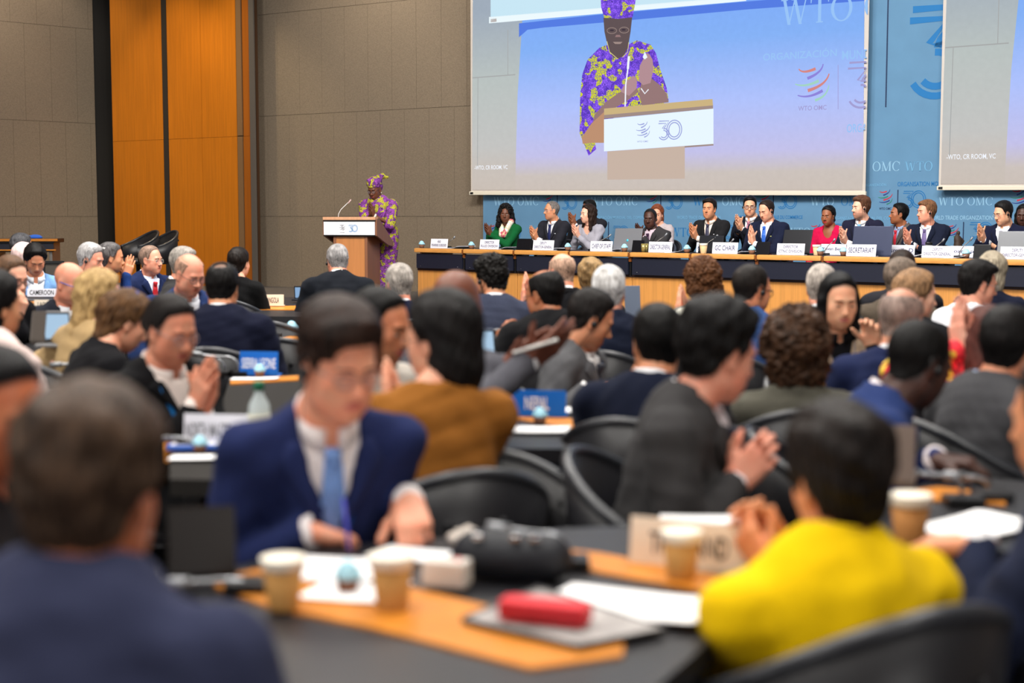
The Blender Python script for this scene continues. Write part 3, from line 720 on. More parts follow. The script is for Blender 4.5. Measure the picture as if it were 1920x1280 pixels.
    if lanyard is not None and not backview:
        b = B()
        for sd_ in (1, -1):
            pts = [N - f * .02 + np.array([sd_ * .075, 0, 0]) + s * .01] + [front(sd_ * x, z) + f * .006 for x, z in ((.072, .45 * T), (.060, .40 * T), (.045, .34 * T), (.028, .26 * T), (.010, .17 * T), (0.0, .12 * T))]
            wd = .008
            for p0, p1 in zip(pts, pts[1:]):
                q = np.array([wd, 0, 0]); b.slab([p0 - q, p0 + q, p1 + q, p1 - q], .0015)
        put('lanyard', b.mesh('lanyard'), e, cloth(lanyard))
    if pocket is not None:
        p = front(-.085 if pocket[0] < 0 else .085, .36 * T) + f * .004; b = B(); b.box(p, (.022, .006, .010), bev=.002); put('lapel_pin', b.mesh('lapel_pin'), e, mat('pin_%d' % pocket[1][0], pocket[1], .3))
    # ---- the body: head, neck, chest, arms and hands in one mesh
    hres = .0062 if not backview else .0085
    Vh, Fh, Mh, gh = head_mesh(kind, hres)
    Rh = rot_head(yaw, math.radians(pitch), math.radians(roll))
    hx_ = .95 if fem else 1.0; hv = np.array([hs * hx_, hs, hs], np.float32)
    Vw = (Vh * hv) @ Rh.T + C
    parts = [(Vw, Fh, Mh)]
    gb = G(np.array([-.24 * w, min(N[1], H[1]) - .16, N[2] - .26]), np.array([.24 * w, N[1] + .24, C[2] + .02]), .0145)
    nb = C + Rh @ np.array([0, -.022, -.055]) * hs; nr = .046 if fem else .055
    gb.cone(nb, N - s * .03, nr * .95, nr * .98); gb.cone(N - s * .02, N - s * .10, .075, .11, k=.05, flat=(f, 1.7))
    for sd_ in (1, -1): gb.cone(N - s * .045, SH[sd_] - np.array([sd_ * .04, 0, 0]) - s * .04, .024, .024, k=.03)
    gb.cone(N - s * .09 + f * .02, N - s * .19 + f * .035, .085, .08, k=.05, flat=(f, 1.6))
    Vb, Fb = gb.net(); parts.append((Vb, Fb, np.zeros((len(Vb), 3), np.float32)))
    for sd_ in (1, -1):
        a = A[sd_]; u = unit(a['W'] - a['E'])
        if a['pose'] == 'hidden': continue
        Vd, Fd = hand_mesh(a['pose'], sd_, hand_res); hsz = .90 if fem else 1.0
        Yv = a['F']; Zv = -(a['P'] - Yv * (a['P'] @ Yv)); Zv = unit(Zv); Xv = np.cross(Yv, Zv)
        Rm = np.stack([Xv, Yv, Zv], 1); parts.append(((Vd * hsz) @ Rm.T + a['W'], Fd, np.zeros((len(Vd), 3), np.float32)))
        b = B(); b.tube([SH[sd_] - np.array([sd_ * .02, 0, 0]), a['E'], a['W'] + Yv * .002], .036, 8, .027); me = b.mesh(); nv = len(me.vertices)
        co = np.zeros(nv * 3, np.float32); me.vertices.foreach_get('co', co); fq = np.array([list(p.vertices) for p in me.polygons if len(p.vertices) == 4], np.int32)
        bpy.data.meshes.remove(me); parts.append((co.reshape(-1, 3), fq, np.zeros((nv, 3), np.float32)))
    VV, FF, MM, off = [], [], [], 0
    for v, q, m_ in parts: VV.append(v); FF.append(q + off); MM.append(m_); off += len(v)
    VV = np.concatenate(VV); FF = np.concatenate(FF); MM = np.concatenate(MM)
    me = mesh_np('body', VV, FF); at_ = me.color_attributes.new('mask', 'FLOAT_COLOR', 'POINT')
    at_.data.foreach_set('color', np.concatenate([MM, np.ones((len(MM), 1), np.float32)], 1).astype(np.float32).ravel())
    hsty = hair[0] if isinstance(hair, (tuple, list)) else hair
    if not scalp and hsty in ('short', 'quiff', 'sidepart', 'messy', 'curlyshort', 'buzz', 'pulled', 'lowbun', 'updo', 'bob', 'long', 'longwave', 'afro', 'curlylong', 'tonsure'): scalp = .8
    bo = put('body', me, e, skin_mat(skin, lip, beard or hc, bamt, scalp, hc if scalp else None))
    # ---- hair, eyes, brows and what is worn on the head share one transform
    HM = Matrix(Rh.tolist()).to_4x4(); HM = Matrix.Translation(Vector(C)) @ HM @ Matrix.Diagonal((hs * hx_, hs, hs, 1))
    def onhead(name, data, m): o = put(name, data, e, m); o.matrix_local = HM; return o
    hm = hair if isinstance(hair, (tuple, list)) else (hair, None)
    if hm[0]: onhead('hair' if hm[0] not in ('wrap', 'hijab') else 'headwrap', hair_mesh(hm[0]), hm[1] or hair_mat(hc, hc2))
    if not backview:
        for sd_ in (-1, 1): onhead('eye', eye_mesh(sd_, round(eyes * (1.15 if fem else 1.0), 2)), EYEM)
        for sd_ in ((-1, 1) if brow else ()): onhead('eyebrow', brow_mesh(kind, brow * (.7 if fem else 1.0), sd_), hair_mat(browc or tuple(min(255, int(c * .8)) for c in hc)))
    if glasses is not None:
        gm = glasses if not isinstance(glasses, tuple) else mat('frame_%d_%d_%d' % glasses[:3], glasses[:3], .3)
        go = onhead('glasses', glasses_mesh(.0024 if (isinstance(glasses, tuple) and len(glasses) > 3) else .0014), gm)
        if not backview:
            lo_ = put('lens', lens_mesh(), go, glassy('lens_glass', (225, 232, 245), .05))
    if ear:
        for sd_ in ((1, -1) if ear == 2 else (ear,)): onhead('earpiece', earpiece_mesh(sd_), BLACKP)
    # ---- legs
    if not stand:
        g3 = G((-.30 * max(w, 1), -.22, -.01), (.30 * max(w, 1), .66, hz + .16), .032)
        kz = min(hz - .01, .52)
        for sd_ in (1, -1):
            g3.cone((sd_ * .09 * w, 0, hz + .0), (sd_ * .12, .40, kz), .098 * w, .068, k=.04); g3.cone((sd_ * .12, .40, kz), (sd_ * .12, .36, .09), .064, .050, k=.03)
        g3.cone((-.07 * w, -.02, hz), (.07 * w, -.02, hz), .10 * w, .10 * w, k=.05)
        V3, F3 = g3.net(); put('trousers', mesh_np('trousers', V3, F3), e, cloth(tuple(int(c * .8) for c in tc) if max(tc) < 90 else (34, 34, 40)))
        if 'shoe' not in SHARED:
            b = B(); b.box((0, .05, .045), (.095, .27, .09), bev=.035); SHARED['shoe'] = b.mesh('shoe')
        for sd_ in (1, -1):
            o = put('shoe', SHARED['shoe'], e, mat('shoe_leather', (20, 18, 17), .35)); o.location = (sd_ * .12, .40, 0)
    info = dict(e=e, root=root, body=body, C=C, N=N, H=H, s=s, f=f, A=A, floor=floor, hz=hz, T=T, g=g, HM=HM, Y=Y, front=front)
    PEOPLE.append(info); return info
# ------------------------------------------------------------------ the room
MW = .65; AW = Vector((1, -MW, 0)).normalized(); NW = Vector((-MW, -1, 0)).normalized()   # rear wall: along, towards the room
def wall_pt(x, c, m=MW):
    u = (x - CX) / FPX; Yv = c / (1 + m * u); return Vector((Yv * u, Yv, 0))
ML = -.9; AL = Vector((1, .9, 0)).normalized(); NL = Vector((.9, -1, 0)).normalized()
CARPETW = mat('wall_felt', (128, 115, 99), .95, spec=.1, noise=(150, .28, (1, 1, 1)), bump=(300, .25, (1, 1, 1)))
GROOVE = mat('groove_dark', (62, 55, 47), .9)
def wood(key, col, sc=4, dirn=(9, 9, .35)):
    if key in MATS: return MATS[key]
    m = mat(key, col, .38, spec=.4); nt = m.node_tree; b = nt.nodes['Principled BSDF']
    tc = nt.nodes.new('ShaderNodeTexCoord'); mp = nt.nodes.new('ShaderNodeMapping'); mp.inputs['Scale'].default_value = dirn
    nt.links.new(tc.outputs['Object'], mp.inputs[0])
    n = nt.nodes.new('ShaderNodeTexNoise'); n.inputs['Scale'].default_value = sc; n.inputs['Detail'].default_value = 6; n.inputs['Distortion'].default_value = .4
    nt.links.new(mp.outputs[0], n.inputs['Vector']); r = nt.nodes.new('ShaderNodeValToRGB')
    r.color_ramp.elements[0].position = .32; r.color_ramp.elements[0].color = lin(tuple(int(c * .94) for c in col)); r.color_ramp.elements[1].position = .7; r.color_ramp.elements[1].color = lin(tuple(min(255, int(c * 1.03)) for c in col))
    nt.links.new(n.outputs[0], r.inputs[0]); nt.links.new(r.outputs[0], b.inputs['Base Color']); return m
TEAK = wood('teak_panel', (188, 110, 22)); OAK = wood('oak_front', (205, 142, 74)); OAKRAIL = wood('oak_rail', (214, 150, 78), 5, (2, 2, 14)); TEAKEDGE = wood('teak_edge', (204, 128, 40), 6, (3, 3, 10))
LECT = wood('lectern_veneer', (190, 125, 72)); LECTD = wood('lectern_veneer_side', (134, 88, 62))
STEEL = mat('brushed_steel', (128, 124, 120), .4, metal=.7); DSTEEL = mat('dark_steel', (70, 66, 62), .45, metal=.6); CHROME = mat('chrome', (200, 202, 205), .18, metal=1.0)
LEATHER = mat('black_leather', (28, 28, 32), .42, spec=.45, bump=(160, .04, (1, 1, 1))); BLACK = mat('black_board', (26, 29, 44), .45, spec=.4, noise=(40, .08, (1, 1, 1)))
b = B(); b.box((0, 12, -.05), (30, 42, .1)); put('floor', b.mesh('floor'), None, mat('carpet', (62, 60, 66), .95, noise=(60, .2, (1, 1, 1)), bump=(200, .3, (1, 1, 1))), kind='structure')
b = B(); b.box((0, 12, CEIL + .05), (30, 42, .1)); put('ceiling', b.mesh('ceiling'), None, mat('ceiling_paint', (205, 200, 192), .9), kind='structure')
def strip_wall(name, p0, along, normal, length, z0, z1, th, m, parent=None, kind='structure'):
    """an upright slab whose front face starts at p0 and runs along"""
    bb = B(); q0 = Vector(p0); q1 = q0 + along * length
    quad = [Vector((q0.x, q0.y, z0)), Vector((q1.x, q1.y, z0)), Vector((q1.x, q1.y, z1)), Vector((q0.x, q0.y, z1))]
    a = [bb.bm.verts.new(p) for p in quad]; c = [bb.bm.verts.new(p - normal * th) for p in quad]
    bb.bm.faces.new(a); bb.bm.faces.new(c[::-1])
    for i in range(4): bb.bm.faces.new((a[(i + 1) % 4], a[i], c[i], c[(i + 1) % 4]))
    o = put(name, bb.mesh(name), parent, m)
    if kind and parent is None: o['kind'] = kind
    return o
ZROW = [0.0, 1.442, 3.05, 4.66, 6.27, 7.2]
def felt_panels(wall, p0, along, normal, length, pw, first=0.0):
    """felt panels in half-bond: each one stands a little proud of the wall, joints between them"""
    cache = {}; rot = math.atan2(along.y, along.x)
    for r in range(5):
        z0 = 0.0 if r == 0 else ZROW[r]; z0 = ZROW[r]; z1 = ZROW[r + 1]; x = first - (pw / 2 if r % 2 else 0)
        while x < length - .03:
            a, c = max(x, 0), min(x + pw, length); x += pw
            if c - a < .04: continue
            key = (round(c - a, 3), round(z1 - z0, 3))
            if key not in cache:
                bb = B(); bb.box(((c - a) / 2, 0, (z1 - z0) / 2), (c - a - .004, .02, z1 - z0 - .005)); cache[key] = bb.mesh('felt_panel')
            o = put('felt_panel', cache[key], wall, CARPETW); q = Vector(p0) + along * a + normal * .010
            o.location = (q.x, q.y, z0); o.rotation_euler = (0, 0, rot)
PW0 = wall_pt(486, 20.87)
wback = strip_wall('wall_back', PW0, AW, NW, 15.4, 0, CEIL, .2, GROOVE)
felt_panels(wback, PW0, AW, NW, 5.4, .46, .02)
u185 = (185 - CX) / FPX; YL = 31.8 / (1 + ML * u185); PL1 = Vector((YL * u185, YL, 0)); PL0 = PL1 - AL * 6.4
wleft = strip_wall('wall_left', PL0, AL, NL, 6.4, 0, CEIL, .2, GROOVE)
felt_panels(wleft, PL0, AL, NL, 6.4, .46, .1)
# the dark recess beside the timber
pa, pb = PL1 - NL * .25, wall_pt(219, 20.87)
bb = B(); bb.prism([(PL1.x, PL1.y), (PL1.x - .05, PL1.y + .6), (pb.x + .3, pb.y + .5), (pb.x + .25, pb.y)], 0, CEIL); put('wall_recess', bb.mesh('wall_recess'), None, mat('recess_black', (20, 18, 16), .9), kind='structure')
# the rest of the shell, behind and beside the camera
for nm, c, d in (('wall_right', (12.5, 3.5, 3.6), (.2, 26, 7.2)), ('wall_rear', (0, -6, 3.6), (26, .2, 7.2)), ('wall_side', (-12.6, 5, 3.6), (.2, 36, 7.2))):
    bb = B(); bb.box(c, d); put(nm, bb.mesh(nm), None, mat('plain_wall', (150, 132, 112), .9), kind='structure')
# timber columns: veneer panels between metal strips
CT = 20.32
wt = strip_wall('wall_timber', wall_pt(219, CT) - NW * .02, AW, NW, (wall_pt(484, CT) - wall_pt(219, CT)).length, 0, CEIL, .05, mat('timber_core', (60, 36, 14), .7))
def timber(x0, x1, z0, z1, m, nm, proud=0.0):
    a, c = wall_pt(x0, CT), wall_pt(x1, CT); L = (c - a).length
    bb = B(); bb.box((L / 2, 0, (z1 - z0) / 2), (L - .003, .03, z1 - z0 - .004), bev=.002); o = put(nm, bb.mesh(nm), wt, m)
    q = a + NW * (.0 + proud); o.location = (q.x, q.y, z0); o.rotation_euler = (0, 0, math.atan2(AW.y, AW.x)); return o
for x0, x1 in ((219, 313), (323, 385), (385.3, 450)):
    timber(x0, x1,   .02, 2.71, TEAK, 'veneer_panel'); timber(x0, x1, 2.71, 5.7, TEAK, 'veneer_panel'); timber(x0, x1, 5.7, 7.15, TEAK, 'veneer_panel')
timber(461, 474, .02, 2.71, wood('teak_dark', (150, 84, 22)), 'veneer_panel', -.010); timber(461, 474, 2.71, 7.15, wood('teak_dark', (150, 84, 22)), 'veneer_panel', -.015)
timber(313.5, 322.5, .02, 7.15, DSTEEL, 'metal_strip', .004); timber(451, 460, .02, 2.71, mat('bronze_strip', (150, 118, 84), .4, metal=.5), 'metal_strip', .006); timber(451, 460, 2.72, 7.15, mat('bronze_strip', (150, 118, 84), .4), 'metal_strip', .006)
timber(475, 484, .02, 7.15, STEEL, 'metal_strip', .01)
# ------------------------------------------------------------------ dais
FLD = .31; MT = .85; CTAB = 17.8; KR = 1.2276; DT = Vector((1, -MT, 0)).normalized(); NT = Vector((-MT, -1, 0)).normalized()   # rostrum: along, towards the hall
def tline(X, off=0.0):
    c = CTAB + off * math.hypot(1, MT); return Vector((X, c - MT * X, 0))
bb = B(); p = tline(8.6, .02); q = tline(-1.25, .02)
bb.prism([(p.x, p.y), (q.x, q.y), (-1.3, 17.2), (-11.6, 18.2), (-11.6, 27), (9.8, 27)][::-1], 0, FLD)
put('floor_dais', bb.mesh('floor_dais'), None, mat('carpet_dais', (84, 78, 74), .95, noise=(60, .2, (1, 1, 1))), kind='structure')
# ------------------------------------------------------------------ lettering and marks (flat print with a hair of thickness)
TXT = {}
def text_np(body, w, h):
    """outline of a text scaled to w by h, centred, in the XZ plane facing -Y; (verts, faces) as python lists"""
    if body not in TXT:
        cu = bpy.data.curves.new('t', 'FONT'); cu.body = body; cu.resolution_u = 3; cu.offset = .012; cu.fill_mode = 'FRONT'
        o = bpy.data.objects.new('t', cu); COL.objects.link(o); dg = bpy.context.evaluated_depsgraph_get()
        me = bpy.data.meshes.new_from_object(o.evaluated_get(dg)); V = np.array([v.co[:2] for v in me.vertices]); F = [list(p.vertices) for p in me.polygons]
        bpy.data.objects.remove(o); bpy.data.curves.remove(cu); bpy.data.meshes.remove(me)
        lo, hi = V.min(0), V.max(0); TXT[body] = ((V - (lo + hi) / 2) / (hi - lo), F)
    V, F = TXT[body]; return [(x * w, z * h) for x, z in V], F
def flat_mesh(name, items, T):
    """items: (verts2d, faces, material index); T maps (x, z) to a point"""
    V, F, M = [], [], []
    for v, f, m in items:
        o = len(V); V += [T(*p) for p in v]; F += [[i + o for i in q] for q in f]; M += [m] * len(f)
    me = bpy.data.meshes.new(name); me.from_pydata([tuple(p) for p in V], [], F); me.polygons.foreach_set('material_index', np.array(M, np.int32)); me.update(); return me
def moved(it, dx, dz, s=1.0, m=None): return ([(x * s + dx, z * s + dz) for x, z in it[0]], it[1], it[2] if m is None else m)
def ribbon(pts, w, w1=None, m=0):
    pts = [np.array(p, float) for p in pts]; V, F = [], []
    for i, p in enumerate(pts):
        t = pts[min(i + 1, len(pts) - 1)] - pts[max(i - 1, 0)]; t /= np.linalg.norm(t); n = np.array([-t[1], t[0]])
        k = i / (len(pts) - 1); ww = (w if w1 is None else w1[0] * (1 - k) ** 1 + w1[1] * k if len(w1 or ()) == 2 else w * (math.sin(math.pi * min(1, max(.0, k))) * .75 + .25))
        V += [tuple(p + n * ww / 2), tuple(p - n * ww / 2)]
    for i in range(len(pts) - 1): F.append([2 * i, 2 * i + 1, 2 * i + 3, 2 * i + 2])
    return (V, F, m)
def arc(cx, cz, rx, rz, a0, a1, n=18): return [(cx + rx * math.cos(math.radians(a0 + (a1 - a0) * i / n)), cz + rz * math.sin(math.radians(a0 + (a1 - a0) * i / n))) for i in range(n + 1)]
def thirty(m=0, w=.045):
    """the double-line 30, one unit high, left edge at 0"""
    out = []
    out.append(ribbon([(.03, .96), (.60, .96), (.34, .62)] , w, m=m)); out.append(ribbon([(.0, .84), (.42, .84), (.22, .585), (.36, .56)], w, m=m))
    out.append(ribbon(arc(.30, .30, .29, .29, 75, -150), w, m=m)); out.append(ribbon(arc(.30, .30, .185, .185, 95, -140), w, m=m)); out.append(ribbon([(.34, .62), (.30, .56), (.375, .575)], w, m=m))
    out.append(ribbon(arc(.90, .50, .42, .48, 0, 360, 36), w, m=m)); out.append(ribbon(arc(.90, .50, .31, .365, 0, 360, 36), w, m=m))
    return out
def swirl(mr, mb, mg):
    """the globe of six brush strokes, about one unit across, centred"""
    S = []
    def st(a, b, c, w, m):
        pts = [((1 - t) ** 2 * a[0] + 2 * t * (1 - t) * b[0] + t * t * c[0], (1 - t) ** 2 * a[1] + 2 * t * (1 - t) * b[1] + t * t * c[1]) for t in np.linspace(0, 1, 13)]
        S.append(ribbon(pts, w, (w * .35, w * 1.0), m))
    st((-.40, .40), (-.30, .24), (.10, .38), .085, mr); st((.32, .50), (.30, .26), (-.14, .12), .085, mb); st((-.50, -.02), (-.20, -.14), (.20, .04), .085, mg)
    st((.50, .22), (.42, -.10), (-.12, -.22), .095, mr); st((-.42, -.34), (-.10, -.46), (.32, -.24), .085, mb); st((.50, -.10), (.46, -.42), (.10, -.50), .075, mg)
    return S
def serif(word, h, m=0):
    """capitals W T O M C with serifs, h high, left edge at 0; returns (items, width)"""
    out = []; x = 0
    def q(pts): out.append(([(x + a * h, b_ * h) for a, b_ in pts], [list(range(len(pts)))], m))
    def ser(cx, z, w=.28): q([(cx - w / 2, z), (cx + w / 2, z), (cx + w / 2, z + .045), (cx - w / 2, z + .045)])
    def bar(a, c, w): q([(a[0] - w / 2, a[1]), (a[0] + w / 2, a[1]), (c[0] + w / 2, c[1]), (c[0] - w / 2, c[1])])
    def ring(a0, a1, n=20):
        V, F = [], []
        for i in range(n + 1):
            t = math.radians(a0 + (a1 - a0) * i / n); V += [(x + (.44 + .44 * math.cos(t)) * h, (.5 + .52 * math.sin(t)) * h), (x + (.44 + .31 * math.cos(t)) * h, (.5 + .47 * math.sin(t)) * h)]
        for i in range(n): F.append([2 * i, 2 * i + 1, 2 * i + 3, 2 * i + 2])
        out.append((V, F, m))
    for ch in word:
        if ch == 'T': bar((.38, 0), (.38, 1), .13); q([(0, .95), (.76, .95), (.76, 1), (0, 1)]); q([(0, .78), (.035, .78), (.06, .95), (0, .95)]); q([(.725, .78), (.76, .78), (.76, .95), (.70, .95)]); ser(.38, 0); x += .84 * h
        elif ch == 'O': ring(0, 360); x += .98 * h
        elif ch == 'C': ring(42, 318); q([(.74, .66), (.80, .66), (.80, 1.0), (.75, .9)]); x += .92 * h
        elif ch == 'W':
            bar((.33, 0), (.12, 1), .13); bar((.33, 0), (.56, 1), .05); bar((.80, 0), (.56, 1), .13); bar((.80, 0), (1.03, 1), .05)
            ser(.12, .955); ser(.56, .955); ser(1.03, .955, .24); x += 1.22 * h
        elif ch == 'M':
            bar((.14, 0), (.14, 1), .06); bar((.50, 0), (.14, 1), .13); bar((.50, 0), (.88, 1), .05); bar((.90, 0), (.90, 1), .13); ser(.14, 0); ser(.90, 0); q([(.0, .955), (.18, .955), (.18, 1), (.0, 1)]); q([(.84, .955), (1.06, .955), (1.06, 1), (.84, 1)]); x += 1.16 * h
        else: x += .38 * h
    return out, x
# ------------------------------------------------------------------ printed backdrop
CB = 20.70
def prism_wall(name, x0, X1, c, z0, z1, th, m, label, cat):
    p0 = wall_pt(x0, c); L = (X1 - p0.x) / AW.x; e = thing(name, (p0.x, p0.y, z0), label, cat, math.atan2(AW.y, AW.x))
    bb = B(); bb.box((L / 2, th / 2, (z1 - z0) / 2), (L, th, z1 - z0), bev=.004); put('printed_cloth', bb.mesh('printed_cloth'), e, m); return e, p0, z0
BLUE = mat('backdrop_blue', (98, 140, 174), .75, spec=.2, noise=(3, .05, (1, 1, 1)))
back, PB, ZB = prism_wall('backdrop', 906, 9.3, CB, FLD + .02, 6.8, .06, BLUE, 'blue printed backdrop behind the rostrum and projection screens', 'backdrop')
INKS = [mat('ink_pale', (146, 190, 218), .8), mat('ink_blue', (22, 112, 176), .7), mat('ink_red', (196, 44, 62), .7), mat('ink_navy', (28, 50, 130), .7), mat('ink_green', (44, 130, 104), .7), mat('ink_dark', (26, 48, 84), .7), mat('ink_soft', (112, 168, 206), .8)]
def on_back(x, y):
    q = at_plane(x, y, Vector((PB.x, PB.y, 0)), NW); d = q - Vector((PB.x, PB.y, ZB)); return d.dot(AW), d.z
def scale_back(x): u = (x - CX) / FPX; return FPX / (CB / (1 + MW * u))
back_rot = math.atan2(AW.y, AW.x)
def printed(name, items, x, y):
    a, z = on_back(x, y); put(name, flat_mesh(name, items, lambda px, pz: (a + px, -.0035, z + pz)), back, INKS)
def p_text(body, x, y, hpx, m, wx=1.0):
    hh = hpx / scale_back(x); n = len(body); v, f = text_np(body, hh * n * .62 * wx, hh); printed('lettering', [(v, f, m)], x, y)
def p_word(words, x, y, hpx, m, m2=None):
    hh = hpx / scale_back(x); it, w = serif(words, hh, m)
    printed('lettering', it, x, y)
def p_30(x, y, hpx, m=1, w=.05):
    hh = hpx / scale_back(x); printed('thirty_emblem', [moved(i, 0, 0, hh) for i in thirty(m, w)], x, y)
def p_swirl(x, y, hpx): hh = hpx / scale_back(x); printed('globe_emblem', [moved(i, 0, 0, hh) for i in swirl(2, 3, 4)], x, y)
def p_line(x, y0, y1, wpx=1.0, m=5):
    s_ = scale_back(x); h_ = (y1 - y0) / s_; w_ = wpx / s_; printed('rule_line', [([(-w_, 0), (w_, 0), (w_, h_), (-w_, h_)], [[0, 1, 2, 3]], m)], x, y1)
# first row under the screens
for x, w_, m in ((926, 'WTO OMC', 0), (1108, 'WTO OMC', 0), (1300, 'WTO', 1), (1354, 'OMC', 0), (1520, 'WTO', 0), (1577, 'OMC', 1), (1760, 'WTO OMC', 0)): p_word(w_, x, 385, 15.5, m)
for x, yb, hp in ((1053, 392.5, 25), (1247, 392, 27), (1458, 391.5, 28.5), (1693, 389.5, 32), (1948, 388, 36)): p_30(x, yb, hp)
for x in (1045, 1239, 1450, 1683, 1938): p_line(x, 356, 392)
for x, hp in ((1027, 24), (1222, 25), (1431, 27), (1660, 27), (1911, 31)): p_swirl(x, 368 + (0 if x < 1500 else 1), hp)
p_text('WTO OMC', 1660, 391, 4.5, 5, 1.2)
for body, x, y, hp, m in (('ORGANIZACIÓN MUNDIAL DEL COMERCIO', 1160, 407, 6.5, 6), ('WORLD TRADE ORGANIZATION', 1310, 407.5, 6, 6), ('ORGANISATION MONDIALE DU COMMERCE', 1445, 407, 6.5, 1), ('ORGANIZACIÓN MUNDIAL DEL COMERCIO', 1625, 408, 7, 6), ('WORLD TRADE ORGANIZATION', 1800, 408, 8, 0)): p_text(body, x, y, hp, m, .95 if len(body) > 26 else 1)
# second row
for x, hp in ((952, 22), (1150, 25), (1345, 27), (1560, 29), (1818, 32)): p_30(x, 448, hp)
for x in (944, 1141, 1336, 1551, 1806): p_line(x, 416, 450)
for x in (925, 1122, 1317, 1530, 1785): p_swirl(x, 432, 24)
for x, w_, m in ((1005, 'WTO OMC', 1), (1203, 'OMC', 6), (1258, 'WTO', 1), (1395, 'OMC', 0), (1475, 'WTO', 0), (1640, 'WTO OMC', 1), (1868, 'OMC', 0)): p_word(w_, x, 443, 16, m)
# between and behind the screens
p_word('OMC', 1636, 321, 17.5, 0); p_word('WTO', 1697, 321, 17.5, 6); p_text('ORGANISATION MONDIALE', 1735, 344.5, 8.5, 1, .95); p_text('ORGANIZACIÓN', 1640, 346, 6, 6)
p_line(1661, -40, 201, 1.3, 5); p_30(1703, 184, 168, 1, .075)
# ------------------------------------------------------------------ projection screens with their picture
CS = 20.55
def emis(key, col, k=1.0):
    if key in MATS: return MATS[key]
    m = bpy.data.materials.new(key); m.use_nodes = True; nt = m.node_tree; nt.nodes.remove(nt.nodes['Principled BSDF'])
    e = nt.nodes.new('ShaderNodeEmission'); e.inputs[0].default_value = lin(col); e.inputs[1].default_value = k; nt.links.new(e.outputs[0], nt.nodes['Material Output'].inputs[0]); MATS[key] = m; return m
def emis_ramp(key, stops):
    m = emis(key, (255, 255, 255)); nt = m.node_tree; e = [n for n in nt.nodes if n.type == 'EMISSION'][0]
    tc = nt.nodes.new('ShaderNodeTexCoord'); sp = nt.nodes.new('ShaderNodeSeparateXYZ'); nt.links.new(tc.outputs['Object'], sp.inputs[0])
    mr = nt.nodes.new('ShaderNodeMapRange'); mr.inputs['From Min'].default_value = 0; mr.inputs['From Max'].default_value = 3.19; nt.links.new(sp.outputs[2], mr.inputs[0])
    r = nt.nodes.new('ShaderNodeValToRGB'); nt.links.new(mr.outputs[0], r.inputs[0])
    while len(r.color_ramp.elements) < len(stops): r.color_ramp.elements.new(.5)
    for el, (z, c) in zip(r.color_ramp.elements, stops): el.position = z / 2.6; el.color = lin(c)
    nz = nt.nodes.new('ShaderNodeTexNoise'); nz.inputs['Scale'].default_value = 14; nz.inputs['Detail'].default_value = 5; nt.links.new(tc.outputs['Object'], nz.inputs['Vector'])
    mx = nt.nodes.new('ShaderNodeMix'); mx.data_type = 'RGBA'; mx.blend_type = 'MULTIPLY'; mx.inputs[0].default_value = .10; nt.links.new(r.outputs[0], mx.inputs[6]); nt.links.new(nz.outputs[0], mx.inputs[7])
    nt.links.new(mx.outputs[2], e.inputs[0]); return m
def emis_print(key, c0, c1, c2, sc, k=1.0, lit=False):
    """cloth of clustered yellow blossoms on purple; lit=True gives real cloth instead of a projected picture of it"""
    if key in MATS: return MATS[key]
    m = bpy.data.materials.new(key); m.use_nodes = True; nt = m.node_tree; b_ = nt.nodes['Principled BSDF']
    tc = nt.nodes.new('ShaderNodeTexCoord'); v1 = nt.nodes.new('ShaderNodeTexVoronoi'); v1.inputs['Scale'].default_value = sc; nt.links.new(tc.outputs['Object'], v1.inputs['Vector'])
    v2 = nt.nodes.new('ShaderNodeTexNoise'); v2.inputs['Scale'].default_value = sc * .24; v2.inputs['Detail'].default_value = 1; nt.links.new(tc.outputs['Object'], v2.inputs['Vector'])
    v3 = nt.nodes.new('ShaderNodeTexVoronoi'); v3.feature = 'DISTANCE_TO_EDGE'; v3.inputs['Scale'].default_value = sc; nt.links.new(tc.outputs['Object'], v3.inputs['Vector'])
    v4 = nt.nodes.new('ShaderNodeTexNoise'); v4.inputs['Scale'].default_value = sc * .5; nt.links.new(tc.outputs['Object'], v4.inputs['Vector'])
    g1 = nt.nodes.new('ShaderNodeMath'); g1.operation = 'GREATER_THAN'; g1.inputs[1].default_value = .54; nt.links.new(v2.outputs[0], g1.inputs[0])
    l1 = nt.nodes.new('ShaderNodeMath'); l1.operation = 'GREATER_THAN'; l1.inputs[1].default_value = .06; nt.links.new(v3.outputs[0], l1.inputs[0])
    r = nt.nodes.new('ShaderNodeValToRGB'); r.color_ramp.elements[0].position = .38; r.color_ramp.elements[0].color = lin(c0); r.color_ramp.elements[1].position = .62; r.color_ramp.elements[1].color = lin(tuple(min(255, int(c * 1.35 + 12)) for c in c0)); nt.links.new(v4.outputs[0], r.inputs[0])
    m1 = nt.nodes.new('ShaderNodeMix'); m1.data_type = 'RGBA'; nt.links.new(g1.outputs[0], m1.inputs[0]); nt.links.new(r.outputs[0], m1.inputs[6]); m1.inputs[7].default_value = lin(c1)
    m2 = nt.nodes.new('ShaderNodeMix'); m2.data_type = 'RGBA'; nt.links.new(l1.outputs[0], m2.inputs[0]); m2.inputs[6].default_value = lin(c2); nt.links.new(m1.outputs[2], m2.inputs[7])
    if lit: nt.links.new(m2.outputs[2], b_.inputs['Base Color']); b_.inputs['Roughness'].default_value = .8
    else:
        e = nt.nodes.new('ShaderNodeEmission'); e.inputs[1].default_value = k; nt.links.new(m2.outputs[2], e.inputs[0]); nt.links.new(e.outputs[0], nt.nodes['Material Output'].inputs[0]); nt.nodes.remove(b_)
    MATS[key] = m; return m
PS = wall_pt(883.5, CS); PSR = wall_pt(1619, CS); LS = (PSR - PS).length; ZS = 1.763
FABRIC = mat('screen_fabric', (200, 192, 184), .8); BARM = mat('screen_bar', (222, 214, 196), .5)
